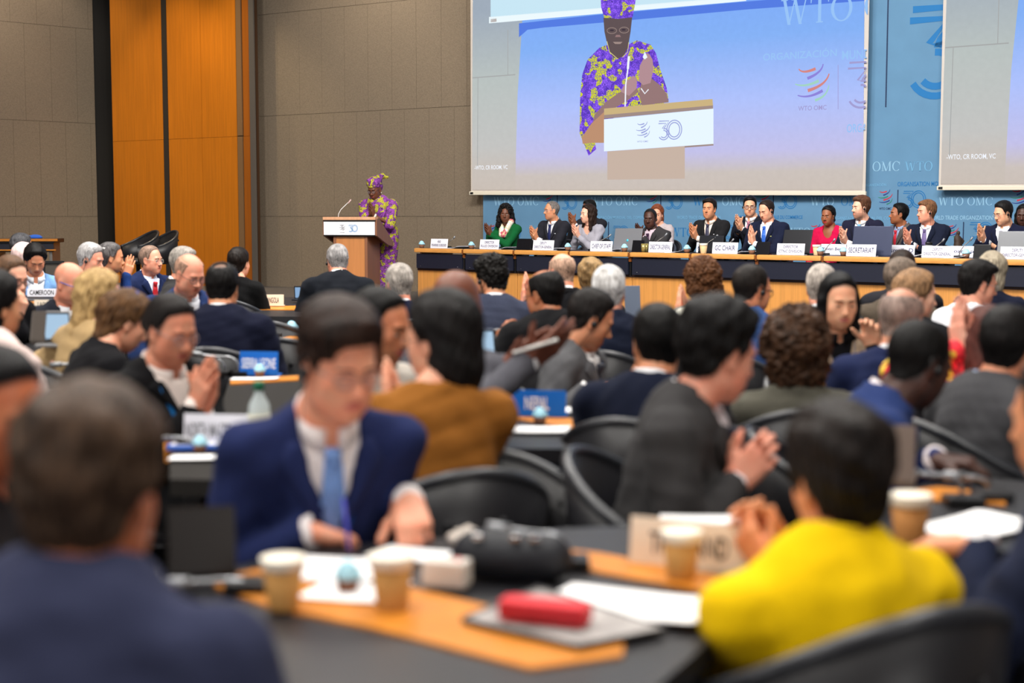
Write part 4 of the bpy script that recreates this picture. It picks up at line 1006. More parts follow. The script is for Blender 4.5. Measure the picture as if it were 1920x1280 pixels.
def scr(x, y):
    q = at_plane(x, y, Vector((PS.x, PS.y, 0)), NW); d = q - Vector((PS.x, PS.y, ZS)); return d.dot(AW), d.z
PIC = [emis_ramp('pic_wall_spill', [(0, (203, 191, 181)), (.30, (201, 193, 186)), (.55, (196, 196, 194)), (1.3, (186, 194, 192)), (2.1, (160, 172, 186))]),  # low beige stops paint stage-light spill into the picture's own emission
       emis_ramp('pic_blue_spill', [(0, (204, 192, 183)), (.20, (204, 194, 188)), (.42, (196, 194, 234)), (.95, (176, 194, 252)), (1.6, (134, 178, 246)), (2.2, (124, 170, 250))]),  # blue of the picture, its beige foot painted in as spilled stage light
       emis('pic_band', (84, 122, 222)), emis('pic_screen', (196, 226, 240)), emis('pic_bar', (232, 244, 248)), emis('pic_joint', (164, 166, 166)),
       emis_print('pic_dress', (104, 66, 208), (212, 214, 40), (80, 56, 160), 34), emis('pic_skin', (96, 82, 84)), emis('pic_arm', (148, 118, 118)), emis('pic_hand', (176, 140, 146)),
       emis('pic_ledge', (200, 176, 128)), emis('pic_shadow', (158, 138, 132)), emis('pic_board', (228, 242, 250)), emis('pic_ink', (150, 158, 216)), emis('pic_pillar', (196, 176, 162)),
       emis('pic_white', (238, 242, 250)), emis('pic_faint', (150, 192, 242)), emis('pic_red', (208, 134, 130)), emis('pic_violet', (140, 130, 214)), emis('pic_lime', (160, 208, 190)), emis('pic_grey', (160, 156, 206)), emis('pic_gold', (206, 196, 130)), emis('pic_dark', (62, 52, 62)), emis('pic_side', (186, 142, 112))]
LAY = [.004]
def poly(pts, m): return ([scr(x, y) for x, y in pts], [list(range(len(pts)))], m)
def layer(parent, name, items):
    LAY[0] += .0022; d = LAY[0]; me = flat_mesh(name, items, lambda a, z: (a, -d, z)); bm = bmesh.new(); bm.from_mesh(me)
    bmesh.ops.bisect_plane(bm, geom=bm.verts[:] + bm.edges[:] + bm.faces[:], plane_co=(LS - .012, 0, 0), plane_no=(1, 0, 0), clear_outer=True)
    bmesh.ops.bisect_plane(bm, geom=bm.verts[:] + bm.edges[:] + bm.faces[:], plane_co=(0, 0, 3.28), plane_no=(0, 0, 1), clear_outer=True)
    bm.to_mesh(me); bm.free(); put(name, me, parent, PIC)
def oval(cx, cy, rx, ry, m, n=22, a0=0, a1=360): return poly([(cx + rx * math.cos(math.radians(a0 + (a1 - a0) * i / n)), cy + ry * math.sin(math.radians(a0 + (a1 - a0) * i / n))) for i in range(n)], m)
def line_px(pts, w, m):
    q = [scr(x, y) for x, y in pts]; return ribbon(q, w * KR, m=m)
def text_px(body, x0, x1, y0, y1, m):
    a0, z0 = scr(x0, (y0 + y1) / 2); a1, _ = scr(x1, (y0 + y1) / 2); _, zt = scr((x0 + x1) / 2, y0); _, zb = scr((x0 + x1) / 2, y1)
    v, f = text_np(body, a1 - a0, zt - zb); return ([(x + (a0 + a1) / 2, z + (zt + zb) / 2) for x, z in v], f, m)
def projection_screen(label, shift):
    d = AW * shift; e = thing('projection_screen', (PS.x + d.x, PS.y + d.y, ZS), label, 'screen', math.atan2(AW.y, AW.x))
    LAY[0] = .004; zr = -.055; HS = 3.30
    bb = B(); a = [bb.bm.verts.new(p) for p in ((0, 0, .03), (LS, 0, .03 + zr), (LS, 0, HS), (0, 0, HS))]; c = [bb.bm.verts.new(v.co + Vector((0, .012, 0))) for v in a]
    bb.bm.faces.new(a); bb.bm.faces.new(c[::-1])
    for i in range(4): bb.bm.faces.new((a[(i + 1) % 4], a[i], c[i], c[(i + 1) % 4]))
    put('fabric', bb.mesh('fabric'), e, FABRIC)
    bb = B(); R = Matrix.Rotation(-math.atan2(zr, LS), 3, 'Y'); bb.box((LS / 2, .0, .012 + zr / 2), (LS + .03, .05, .05), R, .008); bar = put('bottom_bar', bb.mesh('bottom_bar'), e, BARM)
    bb = B(); bb.box((.03, -.027, .012), (.05, .008, .028)); put('end_cap', bb.mesh('end_cap'), bar, BLACKP)
    if shift == 0:
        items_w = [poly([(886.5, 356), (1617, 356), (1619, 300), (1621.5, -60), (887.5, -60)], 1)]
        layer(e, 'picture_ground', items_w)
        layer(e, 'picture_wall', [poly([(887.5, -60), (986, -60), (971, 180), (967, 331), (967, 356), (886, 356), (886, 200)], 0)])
        layer(e, 'picture_joints', [line_px([(887, 146), (967, 140)], .012, 5), line_px([(953, 56), (953, 141)], .008, 5), line_px([(897, 146), (896, 312)], .008, 5)])
        layer(e, 'picture_band', [poly([(974, 70), (990, 56), (1020, 52), (1160, 40), (1400, 18), (1621, 2), (1621, -14), (1400, 3), (1120, 28), (974, 44)], 2)])
        layer(e, 'picture_inner_screen', [poly([(921, -60), (1622, -60), (1622, -22), (1400, -5), (921, 33)], 3), poly([(918, 32), (1400, -7), (1400, 2), (918, 44)], 4), poly([(921, 36), (932, 35), (932, 41), (921, 42)], 11)])
        a0, z0 = scr(1466, 48); it, w_ = serif('WTO O', .313, 16); layer(e, 'picture_lettering', [moved(i, a0, z0) for i in it])
        for t_ in (text_px('ORGANIZACIÓN', 1432, 1570, 93, 110, 16), text_px('MUNDIAL', 1580, 1660, 93, 110, 16), text_px('WTO OMC', 1498, 1551, 198, 207, 20), text_px('ORGANI', 1589, 1640, 232, 248, 16)): layer(e, 'picture_lettering', [t_])
        a0, z0 = scr(1524, 155); layer(e, 'picture_globe', [moved(i, a0, z0, .44) for i in swirl(17, 18, 19)]); a0, z0 = scr(1590, 204); layer(e, 'picture_thirty', [moved(i, a0, z0, .577) for i in thirty(20, .045)] + [line_px([(1573, 122), (1573, 205)], .006, 20)])
        layer(e, 'picture_body', [poly([(1089, 250), (1090, 180), (1094, 140), (1104, 112), (1126, 90), (1142, 84), (1180, 84), (1196, 76), (1222, 84), (1232, 100), (1240, 130), (1252, 165), (1256, 190), (1230, 200), (1180, 212), (1140, 226), (1112, 232), (1120, 280), (1106, 292)], 6)])
        layer(e, 'picture_arms', [poly([(1112, 236), (1118, 214), (1140, 190), (1172, 168), (1192, 160), (1200, 172), (1180, 188), (1150, 206), (1138, 216), (1122, 240)], 8), poly([(1200, 176), (1206, 150), (1222, 146), (1240, 160), (1252, 176), (1256, 192), (1206, 198)], 8)])
        layer(e, 'picture_hands', [poly([(1200, 152), (1202, 124), (1208, 112), (1214, 100), (1220, 102), (1226, 112), (1228, 130), (1222, 156), (1208, 160)], 9), poly([(1166, 172), (1176, 154), (1190, 142), (1197, 148), (1196, 166), (1182, 180)], 9)])
        layer(e, 'picture_head', [poly([(1152, 108), (1143, 92), (1136, 60), (1134, 34), (1188, 32), (1185, 60), (1180, 90), (1172, 106), (1162, 110)], 7)])
        layer(e, 'picture_face', [line_px([(1150 + 9 * math.cos(a), 58 + 5.5 * math.sin(a)) for a in np.linspace(0, 6.28, 15)], .006, 11), line_px([(1173 + 9 * math.cos(a), 57 + 5.5 * math.sin(a)) for a in np.linspace(0, 6.28, 15)], .006, 11), oval(1150, 57.5, 4, 1.6, 22), oval(1172, 56.5, 4, 1.6, 22), poly([(1158, 66), (1165, 66), (1167, 70), (1156, 70)], 8), poly([(1152, 79), (1170, 79), (1166, 83), (1156, 83)], 11)])
        layer(e, 'picture_headwrap', [poly([(1136, 34), (1130, 14), (1129, -12), (1140, -24), (1180, -24), (1196, -10), (1194, 6), (1189, 33), (1162, 36)], 6)])
        layer(e, 'picture_jewellery', [line_px([(1141, 78), (1146, 98), (1160, 110)], .009, 21), line_px([(1182, 80), (1180, 98), (1170, 108)], .009, 21), line_px([(1205, 166), (1212, 176), (1219, 168)], .012, 15), poly([(1208, 108), (1212, 97), (1217, 108), (1212, 112)], 4)])
        layer(e, 'picture_lectern_side', [poly([(1096, 270), (1094, 258), (1112, 232), (1136, 210), (1136, 268), (1112, 268)], 23), poly([(1142, 284), (1287, 274), (1287, 335), (1142, 337)], 14)])
        layer(e, 'picture_ledge', [poly([(1136, 204), (1339, 186), (1340, 198), (1136, 216)], 10), poly([(1136, 216), (1340, 198), (1340, 204), (1136, 223)], 11)])
        layer(e, 'picture_board', [poly([(1136, 224), (1341, 204), (1341, 270), (1136, 284)], 12), poly([(1287, 274), (1341, 270), (1341, 273), (1287, 277)], 11)])
        a0, z0 = scr(1209, 243); a1, z1 = scr(1238, 263)
        layer(e, 'picture_emblem', [moved(i, a0, z0, .203) for i in swirl(13, 13, 13)] + [moved(i, a1, z1, .258) for i in thirty(13, .05)] + [text_px('WTO OMC', 1198, 1219, 264, 267, 13), line_px([(1229, 226), (1229, 268)], .004, 12)])
        layer(e, 'picture_microphone', [line_px([(1176, 200), (1177, 160), (1181, 130)], .016, 15), line_px([(1181, 130), (1183, 106)], .028, 15)])
        layer(e, 'caption', [text_px('-WTO, CR ROOM, VC', 894, 956, 310, 319, 15)])
    else:
        src = SCREENS[0]
        for ch in src.children:
            if ch.name.split('.')[0].startswith(('picture', 'caption')): c = ch.copy(); COL.objects.link(c); c.parent = e
    return e
SCREENS = []
SCREENS.append(projection_screen('large projection screen showing a speaker in purple dress at a lectern', 0.0))
SCREENS.append(projection_screen('projection screen cut off by the right edge of the view', (wall_pt(1755.5, CS) - PS).length))
# ------------------------------------------------------------------ rostrum desks
TZ = 1.027
def rost(x, off=0.0, z=TZ):
    c = CTAB + off * math.hypot(1, MT); u = (x - CX) / FPX; Yv = c / (1 + MT * u); return Vector((Yv * u, Yv, z))
SEAM = [776, 867.5, 963, 1066.5, 1179, 1294, 1416.5, 1541.5, 1684, 1839, 2006]
TROT = math.atan2(DT.y, DT.x); PHEAD = TROT           # local -Y of rostrum things looks into the hall
DESKL = ['leftmost rostrum desk bearing the fisheries nameplate', 'rostrum desk before the woman in green', 'rostrum desk before the man with rimless glasses', 'rostrum desk before the woman in grey cardigan',
         'rostrum desk behind the director-general nameplate', 'rostrum desk behind the chair nameplate', 'rostrum desk bearing the dark tablet and CTNC nameplate', 'rostrum desk behind the secretariat nameplate', 'rostrum desk before the man with purple tie', 'rostrum desk at the right edge of the view']
for i in range(10):
    a, c = rost(SEAM[i]), rost(SEAM[i + 1]); L = (c - a).length; mid = (a + c) / 2
    e = thing('rostrum_desk', (mid.x, mid.y, 0), DESKL[i], 'desk', TROT, group='rostrum desks')
    bb = B(); bb.box((0, .38, TZ - .012), (L - .004, .70, .024), bev=.003); put('top', bb.mesh('top'), e, LEATHER)
    bb = B(); bb.box((0, .014, TZ - .027), (L - .032, .056, .056), bev=.019); put('edge_rail', bb.mesh('edge_rail'), e, OAKRAIL)
    bb = B(); bb.box((0, .036, TZ - .166), (L - .06, .035, .190), bev=.005); put('modesty_board', bb.mesh('modesty_board'), e, BLACK)
    for sx in (-.38, .38):
        bb = B(); bb.lathe([(.005, 0), (.006, .002), (.002, .004)], (sx * L, .018, TZ - .233), 8, Matrix.Rotation(math.pi / 2, 4, 'X')); put('screw', bb.mesh('screw'), e, CHROME)
    bb = B(); bb.box((L / 2, .018, TZ - .036), (.026, .042, .055), bev=.004); bb.box((L / 2, .036, TZ - .086), (.036, .036, .05), bev=.004); put('joint_block', bb.mesh('joint_block'), e, wood('joint_wood', (120, 66, 26)))
    bb = B(); bb.box((L / 2, .04, TZ - .196), (.015, .024, .16)); put('joint_post', bb.mesh('joint_post'), e, BLACKP)
    bb = B(); bb.box((0, .09, (TZ - .264) / 2), (L - .006, .03, TZ - .264)); put('front_panel', bb.mesh('front_panel'), e, OAK)
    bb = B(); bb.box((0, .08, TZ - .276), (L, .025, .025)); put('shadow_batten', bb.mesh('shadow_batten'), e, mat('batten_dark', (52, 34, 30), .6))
    for sx in ((-1,) if i == 0 else ()):
        bb = B(); bb.box((sx * (L / 2 - .015), .42, (TZ - .03) / 2), (.03, .60, TZ - .03)); put('end_panel', bb.mesh('end_panel'), e, OAK)
# ------------------------------------------------------------------ name plates
def plate(name, label, lines, loc, rz, w, h, col, ink, cat='nameplate', tilt=8, cw=.82, ch=None, group=None):
    e = thing(name, loc, label, cat, rz, group); R = Matrix.Rotation(math.radians(-tilt), 3, 'X')
    bb = B(); bb.box(R @ Vector((0, .0, h / 2)) + Vector((0, 0, .004)), (w, .004, h), R, .001); bb.box((0, .035, .004), (w * .98, .07, .006))
    put('board', bb.mesh('board'), e, col); n = len(lines); items = []
    for i, l in enumerate(lines):
        hh = (ch or (.46 if n == 1 else .27)) * h; ww = w * cw * (len(l) / max(len(q) for q in lines)) if n > 1 else w * cw
        v, f = text_np(l, ww, hh); zc = h * (.5 if n == 1 else (.70, .31)[i]); items.append(([(x, z + zc) for x, z in v], f, 0))
    put('lettering', flat_mesh('lettering', items, lambda x, z: R @ Vector((x, -.0032, z)) + Vector((0, 0, .004))), e, ink); return e
PWHITE = mat('card_white', (236, 236, 246), .6); PCREAM = mat('card_cream', (240, 226, 206), .6); PBLUE = mat('card_blue', (10, 104, 204), .5); INKN = mat('ink_text_navy', (38, 44, 92), .6); INKK = mat('ink_text_black', (26, 24, 26), .6); INKW = mat('ink_text_white', (240, 244, 250), .6)
ROSTER = [(823, ['HEAD', 'FISHERIES SUBSIDIES'], .245, .098, 'white nameplate reading HEAD FISHERIES SUBSIDIES'), (917, ['DIRECTOR', 'RULES DIVISION'], .26, .098, 'white nameplate reading DIRECTOR RULES DIVISION'),
          (1018, ['DEPUTY', 'DIRECTOR-GENERAL'], .265, .098, 'white nameplate DEPUTY DIRECTOR-GENERAL before the man with rimless glasses'), (1126.5, ['CHIEF OF STAFF'], .262, .096, 'white nameplate reading CHIEF OF STAFF'),
          (1237, ['DIRECTOR-GENERAL'], .262, .098, 'white nameplate reading DIRECTOR-GENERAL in a single line'), (1358, ['GC CHAIR'], .265, .100, 'white nameplate reading GC CHAIR'), (1481, ['DIRECTOR', 'CTNC DIVISION'], .270, .098, 'white nameplate reading DIRECTOR CTNC DIVISION'),
          (1613, ['SECRETARIAT'], .270, .098, 'white nameplate reading SECRETARIAT'), (1756, ['DEPUTY', 'DIRECTOR-GENERAL'], .270, .094, 'white nameplate DEPUTY DIRECTOR-GENERAL below the man with purple tie'), (1906, ['DEPUTY', 'DIRECTOR-GENERAL'], .275, .096, 'white nameplate DEPUTY DIRECTOR-GENERAL cut off at the right edge')]
for x, ln, w_, h_, lab in ROSTER: plate('nameplate', lab, ln, rost(x, .07), TROT, w_ * KR, h_ * KR, PWHITE, INKN, cw=.86 if len(ln[0]) > 9 or len(ln) > 1 else .80, group='rostrum nameplates')
for x, ln, off, lab in ((1325, ['shiki'], .42, 'white name card half hidden behind the GC CHAIR nameplate'), (1561, ['Yuvan Beeja'], .42, 'white name card reading Yuvan Beeja behind a paper cup'), (1688, ['Ismaila D'], .42, 'white name card behind the dark laptop with its text cut off'), (1806, ['Joan Ape'], .30, 'white name card reading Joan Ape beside a cupcake')):
    plate('name_card', lab, ln, rost(x, off), TROT, .24 * KR, .092 * KR, PWHITE, INKN, cw=.9, ch=.40, group='rear name cards')
# ------------------------------------------------------------------ small things
def cupcake_proto():
    e = thing('cupcake', (0, 0, 0), 'x', 'cupcake', 0, 'blue iced cupcakes')
    bb = B(); bb.lathe([(.021, 0), (.029, .034)], n=28, flute=-.07); put('wrapper', bb.mesh('wrapper'), e, mat('cake_paper', (122, 82, 62), .8))
    g = G((-.05, -.05, .02), (.05, .05, .08), .004)
    for k in range(15):
        a = k * 2.4; r = .020 * (1 - k / 17); g.ell((r * math.cos(a), r * math.sin(a), .040 + .0016 * k), (.013, .013, .010), .006)
    g.ell((0, 0, .040), (.030, .030, .014), .006); V, F = g.net(); put('icing', mesh_np('icing', V, F), e, mat('icing_blue', (158, 208, 226), .55, noise=(80, .12, (1, 1, 1))))
    return e
cup0 = None
def cupcake(loc, label, s=1.0):
    global cup0
    if cup0 is None: cup0 = cupcake_proto(); o = cup0
    else: o = copy_tree(cup0)
    o.location = loc; o.scale = (s, s, s); o['label'] = label; return o
for x, off, lab in ((791, .10, 'blue iced cupcake at the left end of the rostrum'), (884, .10, 'blue iced cupcake left of the rules division nameplate'), (1064.5, .10, 'blue iced cupcake left of the chief of staff nameplate'), (1170.5, .10, 'blue iced cupcake right of the chief of staff nameplate'),
                    (1287.5, .10, 'blue iced cupcake right of the single-line director-general nameplate'), (1409, .10, 'blue iced cupcake right of the GC CHAIR nameplate'), (1537.5, .10, 'blue iced cupcake beside the paper cup at the CTNC desk'), (1580.5, .10, 'blue iced cupcake left of the secretariat nameplate'), (1810, .12, 'blue iced cupcake before the Joan Ape card')):
    cupcake(rost(x, off), lab, 1.3)
def paper_cup(loc, label, s=1.0, col=(196, 150, 92), lid=False, group='paper coffee cups'):
    e = thing('paper_cup', loc, label, 'cup', 0, group); k = .092 * s
    bb = B(); bb.lathe([(.027 * s, 0), (.0275 * s, .003), (.0385 * s, k), (.0365 * s, k), (.027 * s, .01), (.001, .01)], n=28); put('cup_wall', bb.mesh('cup_wall'), e, mat('kraft_%d' % col[1], col, .75, noise=(30, .06, (1, 1, 1))))
    bb = B(); bb.tube([(.0385 * s * math.cos(a), .0385 * s * math.sin(a), k) for a in np.linspace(0, 2 * math.pi, 25)], .0028 * s, 8); put('rim', bb.mesh('rim'), e, mat('cup_rim', (238, 230, 214), .6))
    bb = B(); bb.lathe([(.0380 * s, k - .018 * s), (.0390 * s, k - .0175 * s), (.0398 * s, k), (.0385 * s, k + .001)], n=28); put('rim_band', bb.mesh('rim_band'), e, mat('cup_rim', (238, 230, 214), .6)) if lid else None
    bb = B(); bb.lathe([(.001, 0), (.034 * s, 0)], (0, 0, k * .72), n=20); put('coffee', bb.mesh('coffee'), e, mat('coffee', (70, 42, 22), .2))
    return e
paper_cup(rost(1318.5, .09), 'kraft paper cup beside the GC CHAIR nameplate', 1.18, (214, 178, 132), True); paper_cup(rost(1530.5, .2), 'kraft paper cup at the CTNC desk', 1.18, (220, 184, 140), True)
# microphones on the rostrum
def rmic(bx, hx_, hy_, lab, off=.28, dY=-.05):
    b0 = rost(bx, off); hd = at(hx_, hy_, b0.y + dY); e = thing('microphone', b0, lab, 'microphone', 0, 'rostrum microphones'); d = hd - b0
    bb = B(); bb.box((0, .0, .012), (.07, .11, .024), rotz(TROT), .006); put('base', bb.mesh('base'), e, BLACKP)
    pts = [Vector((0, 0, .02)), Vector((d.x * .06, d.y * .06, d.z * .30)), Vector((d.x * .35, d.y * .35, d.z * .58)), d * .84]
    bb = B(); bb.tube(pts, .0046, 8); put('gooseneck', bb.mesh('gooseneck'), e, STEEL)
    bb = B(); bb.tube([d * .82, d], .010, 10); put('capsule', bb.mesh('capsule'), e, mat('mic_grey', (150, 152, 156), .35, metal=.5))
for bx, hx_, hy_, lab in ((838, 853, 443, 'thin microphone behind the fisheries nameplate'), (1112, 1146, 439, 'thin microphone before the woman in grey cardigan'), (1222, 1251, 437, 'thin microphone behind the single-line director-general nameplate'), (1318, 1346, 440, 'thin microphone before the man with striped tie'), (1352, 1376, 447.5, 'thin microphone rising over the GC CHAIR nameplate'),
                          (1467, 1493, 444, 'thin microphone before the dark tablet'), (1545, 1566, 447, 'thin microphone before the woman in red'), (1600, 1628, 446, 'thin microphone before the dark laptop lid'), (1744, 1771, 447, 'thin microphone rising over the right-hand DEPUTY nameplate'), (1797, 1824, 444, 'thin microphone left of the clapping man at right'), (1885, 1912, 443, 'thin microphone before the grey laptop lid')): rmic(bx, hx_, hy_, lab)
# black consoles standing on the desks
for x0, x1, yt, lab in ((968, 994, 447, 'black monitor stand left of the DEPUTY nameplate by rimless-glasses man'), (1184, 1205, 450, 'black monitor stand left of the single-line director-general nameplate'), (1417, 1441, 453, 'black monitor stand left of the CTNC nameplate'), (1823, 1854, 458, 'black monitor stand right of the Joan Ape card')):
    a, c = rost(x0, .06), rost(x1, .06); L = (c - a).length; h_ = (at((x0 + x1) / 2, yt, (a.y + c.y) / 2).z - TZ); m_ = (a + c) / 2
    e = thing('monitor_stand', m_, lab, 'monitor', TROT, 'black monitor stands'); bb = B(); R = Matrix.Rotation(math.radians(-12), 3, 'X')
    bb.box(R @ Vector((0, 0, h_ / 2)), (L, .012, h_), R, .003); put('panel', bb.mesh('panel'), e, mat('gloss_black', (16, 17, 22), .25)); bb = B(); bb.prism([(-L / 2 + .01, .0), (L / 2 - .01, .0), (L / 2 - .03, .11), (-L / 2 + .03, .11)], 0, .012); put('foot', bb.mesh('foot'), e, BLACKP)
# laptops: lid back towards -Y of the thing
def laptop(loc, rz, label, w=.32, h=.21, tilt=18, lid=(96, 98, 104), screen=None, logo=None, cat='laptop'):
    e = thing('laptop', loc, label, cat, rz, None); R = Matrix.Rotation(math.radians(tilt), 3, 'X')
    bb = B(); bb.box((0, h * .5, .008), (w, h, .014), bev=.004); base = put('base', bb.mesh('base'), e, mat('lid_%d_%d_%d' % lid, lid, .35, metal=.4))
    bb = B(); bb.box((0, h * .5, .0158), (w * .88, h * .5, .002)); put('keyboard', bb.mesh('keyboard'), base, BLACKP)
    bb = B(); bb.box(R @ Vector((0, 0, h / 2)) + Vector((0, 0, .014)), (w, .008, h), R, .004); l = put('lid', bb.mesh('lid'), e, mat('lid_%d_%d_%d' % lid, lid, .35, metal=.4))
    bb = B(); bb.box(R @ Vector((0, .0046, h / 2)) + Vector((0, 0, .014)), (w * .95, .001, h * .9), R); s_ = put('bezel', bb.mesh('bezel'), l, BLACKP)
    bb = B(); bb.box(R @ Vector((0, .0054, h / 2)) + Vector((0, 0, .014)), (w * .90, .001, h * .82), R); put('display', bb.mesh('display'), l, screen or mat('display_off', (60, 70, 84), .15))
    if logo: bb = B(); bb.lathe([(.016, 0), (.016, .001)], R @ Vector((0, -.0045, h * .45)) + Vector((0, 0, .014)), 20, Matrix.Rotation(math.radians(90 + tilt), 4, 'X')); put('logo', bb.mesh('logo'), l, logo)
    return e
CYAN = mat('sticker_cyan', (72, 190, 214), .4)
laptop(rost(1174, .20), TROT, 'silver laptop with a round cyan sticker on its lid', 0.393, 0.264, -12, (136, 138, 144), logo=CYAN)
laptop(rost(1632, .16), TROT, 'large dark blue-grey laptop right of the secretariat nameplate', 0.442, 0.301, -10, (62, 68, 92))
laptop(rost(1490, .22), TROT, 'black tablet propped behind the CTNC nameplate', 0.344, 0.264, -16, (24, 25, 30), cat='tablet')
laptop(rost(1904, .22), TROT, 'grey laptop open at the right edge of the rostrum', 0.393, 0.258, -12, (116, 118, 122)); laptop(rost(1331, .30), TROT, 'thin dark laptop before the man with striped tie', 0.319, 0.184, -10, (40, 42, 48))
# papers on the rostrum
PAPER = mat('paper_white', (238, 238, 246), .7)
def paper(loc, rz, label, w=.21, d=.297, n=1, curl=0.0, group='loose papers', tint=None):
    e = thing('paper_stack' if n > 1 else 'sheet_of_paper', loc, label, 'paper', rz, group); bb = B()
    for i in range(n):
        R = rotz(random.uniform(-.12, .12) if i else 0); pts = []
        for a in range(7):
            t = a / 6; pts.append((t - .5, curl * (t ** 3) * (1 - .5 * i / max(n, 1))))
        for (t0, z0), (t1, z1) in zip(pts, pts[1:]):
            q = [R @ Vector((t0 * w, -d / 2, z0)), R @ Vector((t1 * w, -d / 2, z1)), R @ Vector((t1 * w, d / 2, z1)), R @ Vector((t0 * w, d / 2, z0))]
            bb.slab([v + Vector((0, 0, .002 + .0022 * i)) for v in q], .0012)
    put('sheets', bb.mesh('sheets'), e, tint or PAPER); return e
for x, off, n, lab in ((866, .16, 4, 'curled papers between the two leftmost rostrum nameplates'), (948, .16, 2, 'flat papers before the woman in green'), (1043, .14, 3, 'papers right of the left-hand DEPUTY nameplate'), (1155, .14, 4, 'papers right of the chief of staff nameplate'), (1270, .10, 2, 'papers right of the single-line director-general nameplate'), (1392, .14, 2, 'papers right of the GC CHAIR nameplate'), (1710, .14, 5, 'thick papers under the right-hand laptop'), (1793, .10, 2, 'papers before the Joan Ape card')):
    paper(rost(x, off + .10), TROT + random.uniform(-.4, .4), lab, n=n, curl=.03)
def glass_jar(loc, label):
    e = thing('tea_glass', loc, label, 'glass', 0); bb = B(); bb.lathe([(.030, 0), (.034, .002), (.035, .125), (.033, .125), (.032, .006), (.001, .006)], n=24); put('glass_wall', bb.mesh('glass_wall'), e, glassy('clear_glass', (230, 235, 235), .22))
    bb = B(); bb.lathe([(.001, .007), (.0315, .007), (.0325, .062), (.001, .062)], n=20); put('tea', bb.mesh('tea'), e, mat('tea', (140, 66, 20), .15)); bb = B(); bb.lathe([(.001, .124), (.036, .124), (.036, .150), (.033, .153), (.001, .153)], n=24); put('lid', bb.mesh('lid'), e, BLACKP)
glass_jar(rost(1740, .30), 'lidded glass of tea before the man with purple tie')
e = thing('drink_can', rost(821, .16), 'pale green can standing behind the fisheries nameplate', 'can'); bb = B(); bb.lathe([(.026, 0), (.031, .006), (.031, .108), (.026, .118)], n=24); put('can_wall', bb.mesh('can_wall'), e, mat('can_green', (116, 168, 124), .3, metal=.4)); bb = B(); bb.lathe([(.025, .118), (.026, .121), (.022, .119)], n=24); put('can_top', bb.mesh('can_top'), e, CHROME)
for k, x in enumerate((1206, 1211)):
    e = thing('drinking_glass', rost(x, .07 + .05 * k), 'gold-banded tumbler left of the single-line director-general nameplate, %s' % ('nearer the black stand' if k == 0 else 'nearer the nameplate'), 'glass', 0, 'gold-banded tumblers'); bb = B(); bb.lathe([(.024, 0), (.028, .10), (.026, .10), (.022, .006), (.001, .006)], n=20); put('tumbler', bb.mesh('tumbler'), e, mat('gold_glass', (176, 160, 96), .15, metal=.5))
for x, off, lab in ((1370, .40, 'clear tumbler behind the GC CHAIR nameplate'),):
    e = thing('drinking_glass', rost(x, off), lab, 'glass'); bb = B(); bb.lathe([(.026, 0), (.030, .11), (.0285, .11), (.025, .006), (.001, .006)], n=20); put('tumbler', bb.mesh('tumbler'), e, glassy('clear_glass', (230, 235, 235), .22))
# a small carved figure on the rear table behind the rostrum
e = thing('carved_figure', at(1796, 462, 16.1), 'small dark carved figure by the backdrop right of the Joan Ape card', 'figurine'); g = G((-.08, -.06, -.02), (.08, .06, .20), .006); g.cone((0, 0, 0), (0, 0, .06), .05, .04); g.ell((-.01, 0, .09), (.035, .03, .045), .02); g.ell((.0, 0, .15), (.022, .022, .026), .01); g.cone((.02, 0, .1), (.06, 0, .06), .014, .012, .01); g.cone((-.02, 0, .06), (.05, 0, .04), .018, .014, .01); V, F = g.net(); put('figure', mesh_np('figure', V, F), e, mat('carved_dark', (58, 44, 34), .6))
e_ = e.location; bb = B(); t0 = thing('rear_table', (e_.x, e_.y, FLD), 'narrow dark side table under the carved figure', 'table', TROT); bb.box((0, 0, e_.z - FLD - .035), (.6, .3, .03)); put('top', bb.mesh('top'), t0, LEATHER)
for sx in (-.27, .27):
    for sy in (-.12, .12): bb = B(); bb.box((sx, sy, (e_.z - FLD - .05) / 2), (.03, .03, e_.z - FLD - .05)); put('leg', bb.mesh('leg'), t0, STEEL)
e.location = (e_.x, e_.y, e_.z)
# ------------------------------------------------------------------ lectern
LY = 18.3; lp = at(659, 500, LY); LRZ = math.radians(-15)
lec = thing('lectern', (lp.x, lp.y, FLD), 'wooden lectern with a white front board before the speaker', 'lectern', LRZ); lz = 1.43 - FLD; lec.scale = (KR, KR, 1)
bb = B(); bb.box((0, .16, (lz - .245) / 2), (.37, .36, lz - .245), bev=.004); put('pedestal', bb.mesh('pedestal'), lec, LECT)
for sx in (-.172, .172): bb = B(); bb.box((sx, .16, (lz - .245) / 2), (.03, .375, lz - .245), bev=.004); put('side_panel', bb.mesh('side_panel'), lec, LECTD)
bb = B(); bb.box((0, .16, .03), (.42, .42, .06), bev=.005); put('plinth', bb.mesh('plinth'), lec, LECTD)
bb = B(); bb.box((0, -.052, lz - .141), (.56, .014, .166), bev=.003); wb = put('front_board', bb.mesh('front_board'), lec, mat('board_white', (232, 234, 240), .5))
bb = B(); bb.box((0, -.045, lz - .043), (.57, .03, .020)); bb.box((0, -.045, lz - .231), (.565, .02, .015)); put('shadow_gap', bb.mesh('shadow_gap'), lec, BLACKP)
bb = B(); bb.box((0, -.02, lz - .016), (.575, .09, .039), bev=.006); put('top_edge', bb.mesh('top_edge'), lec, wood('lectern_edge', (214, 160, 122)))
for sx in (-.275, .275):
    bb = B(); q = [(sx, -.04, lz - .037), (sx, .02, lz - .006), (sx, .46, lz - .32), (sx, .46, lz - .38), (sx, .30, lz - .355), (sx, -.04, lz - .233)]; bb.slab([Vector(p) for p in q], .022 if sx > 0 else -.022); put('cheek', bb.mesh('cheek'), lec, LECTD)
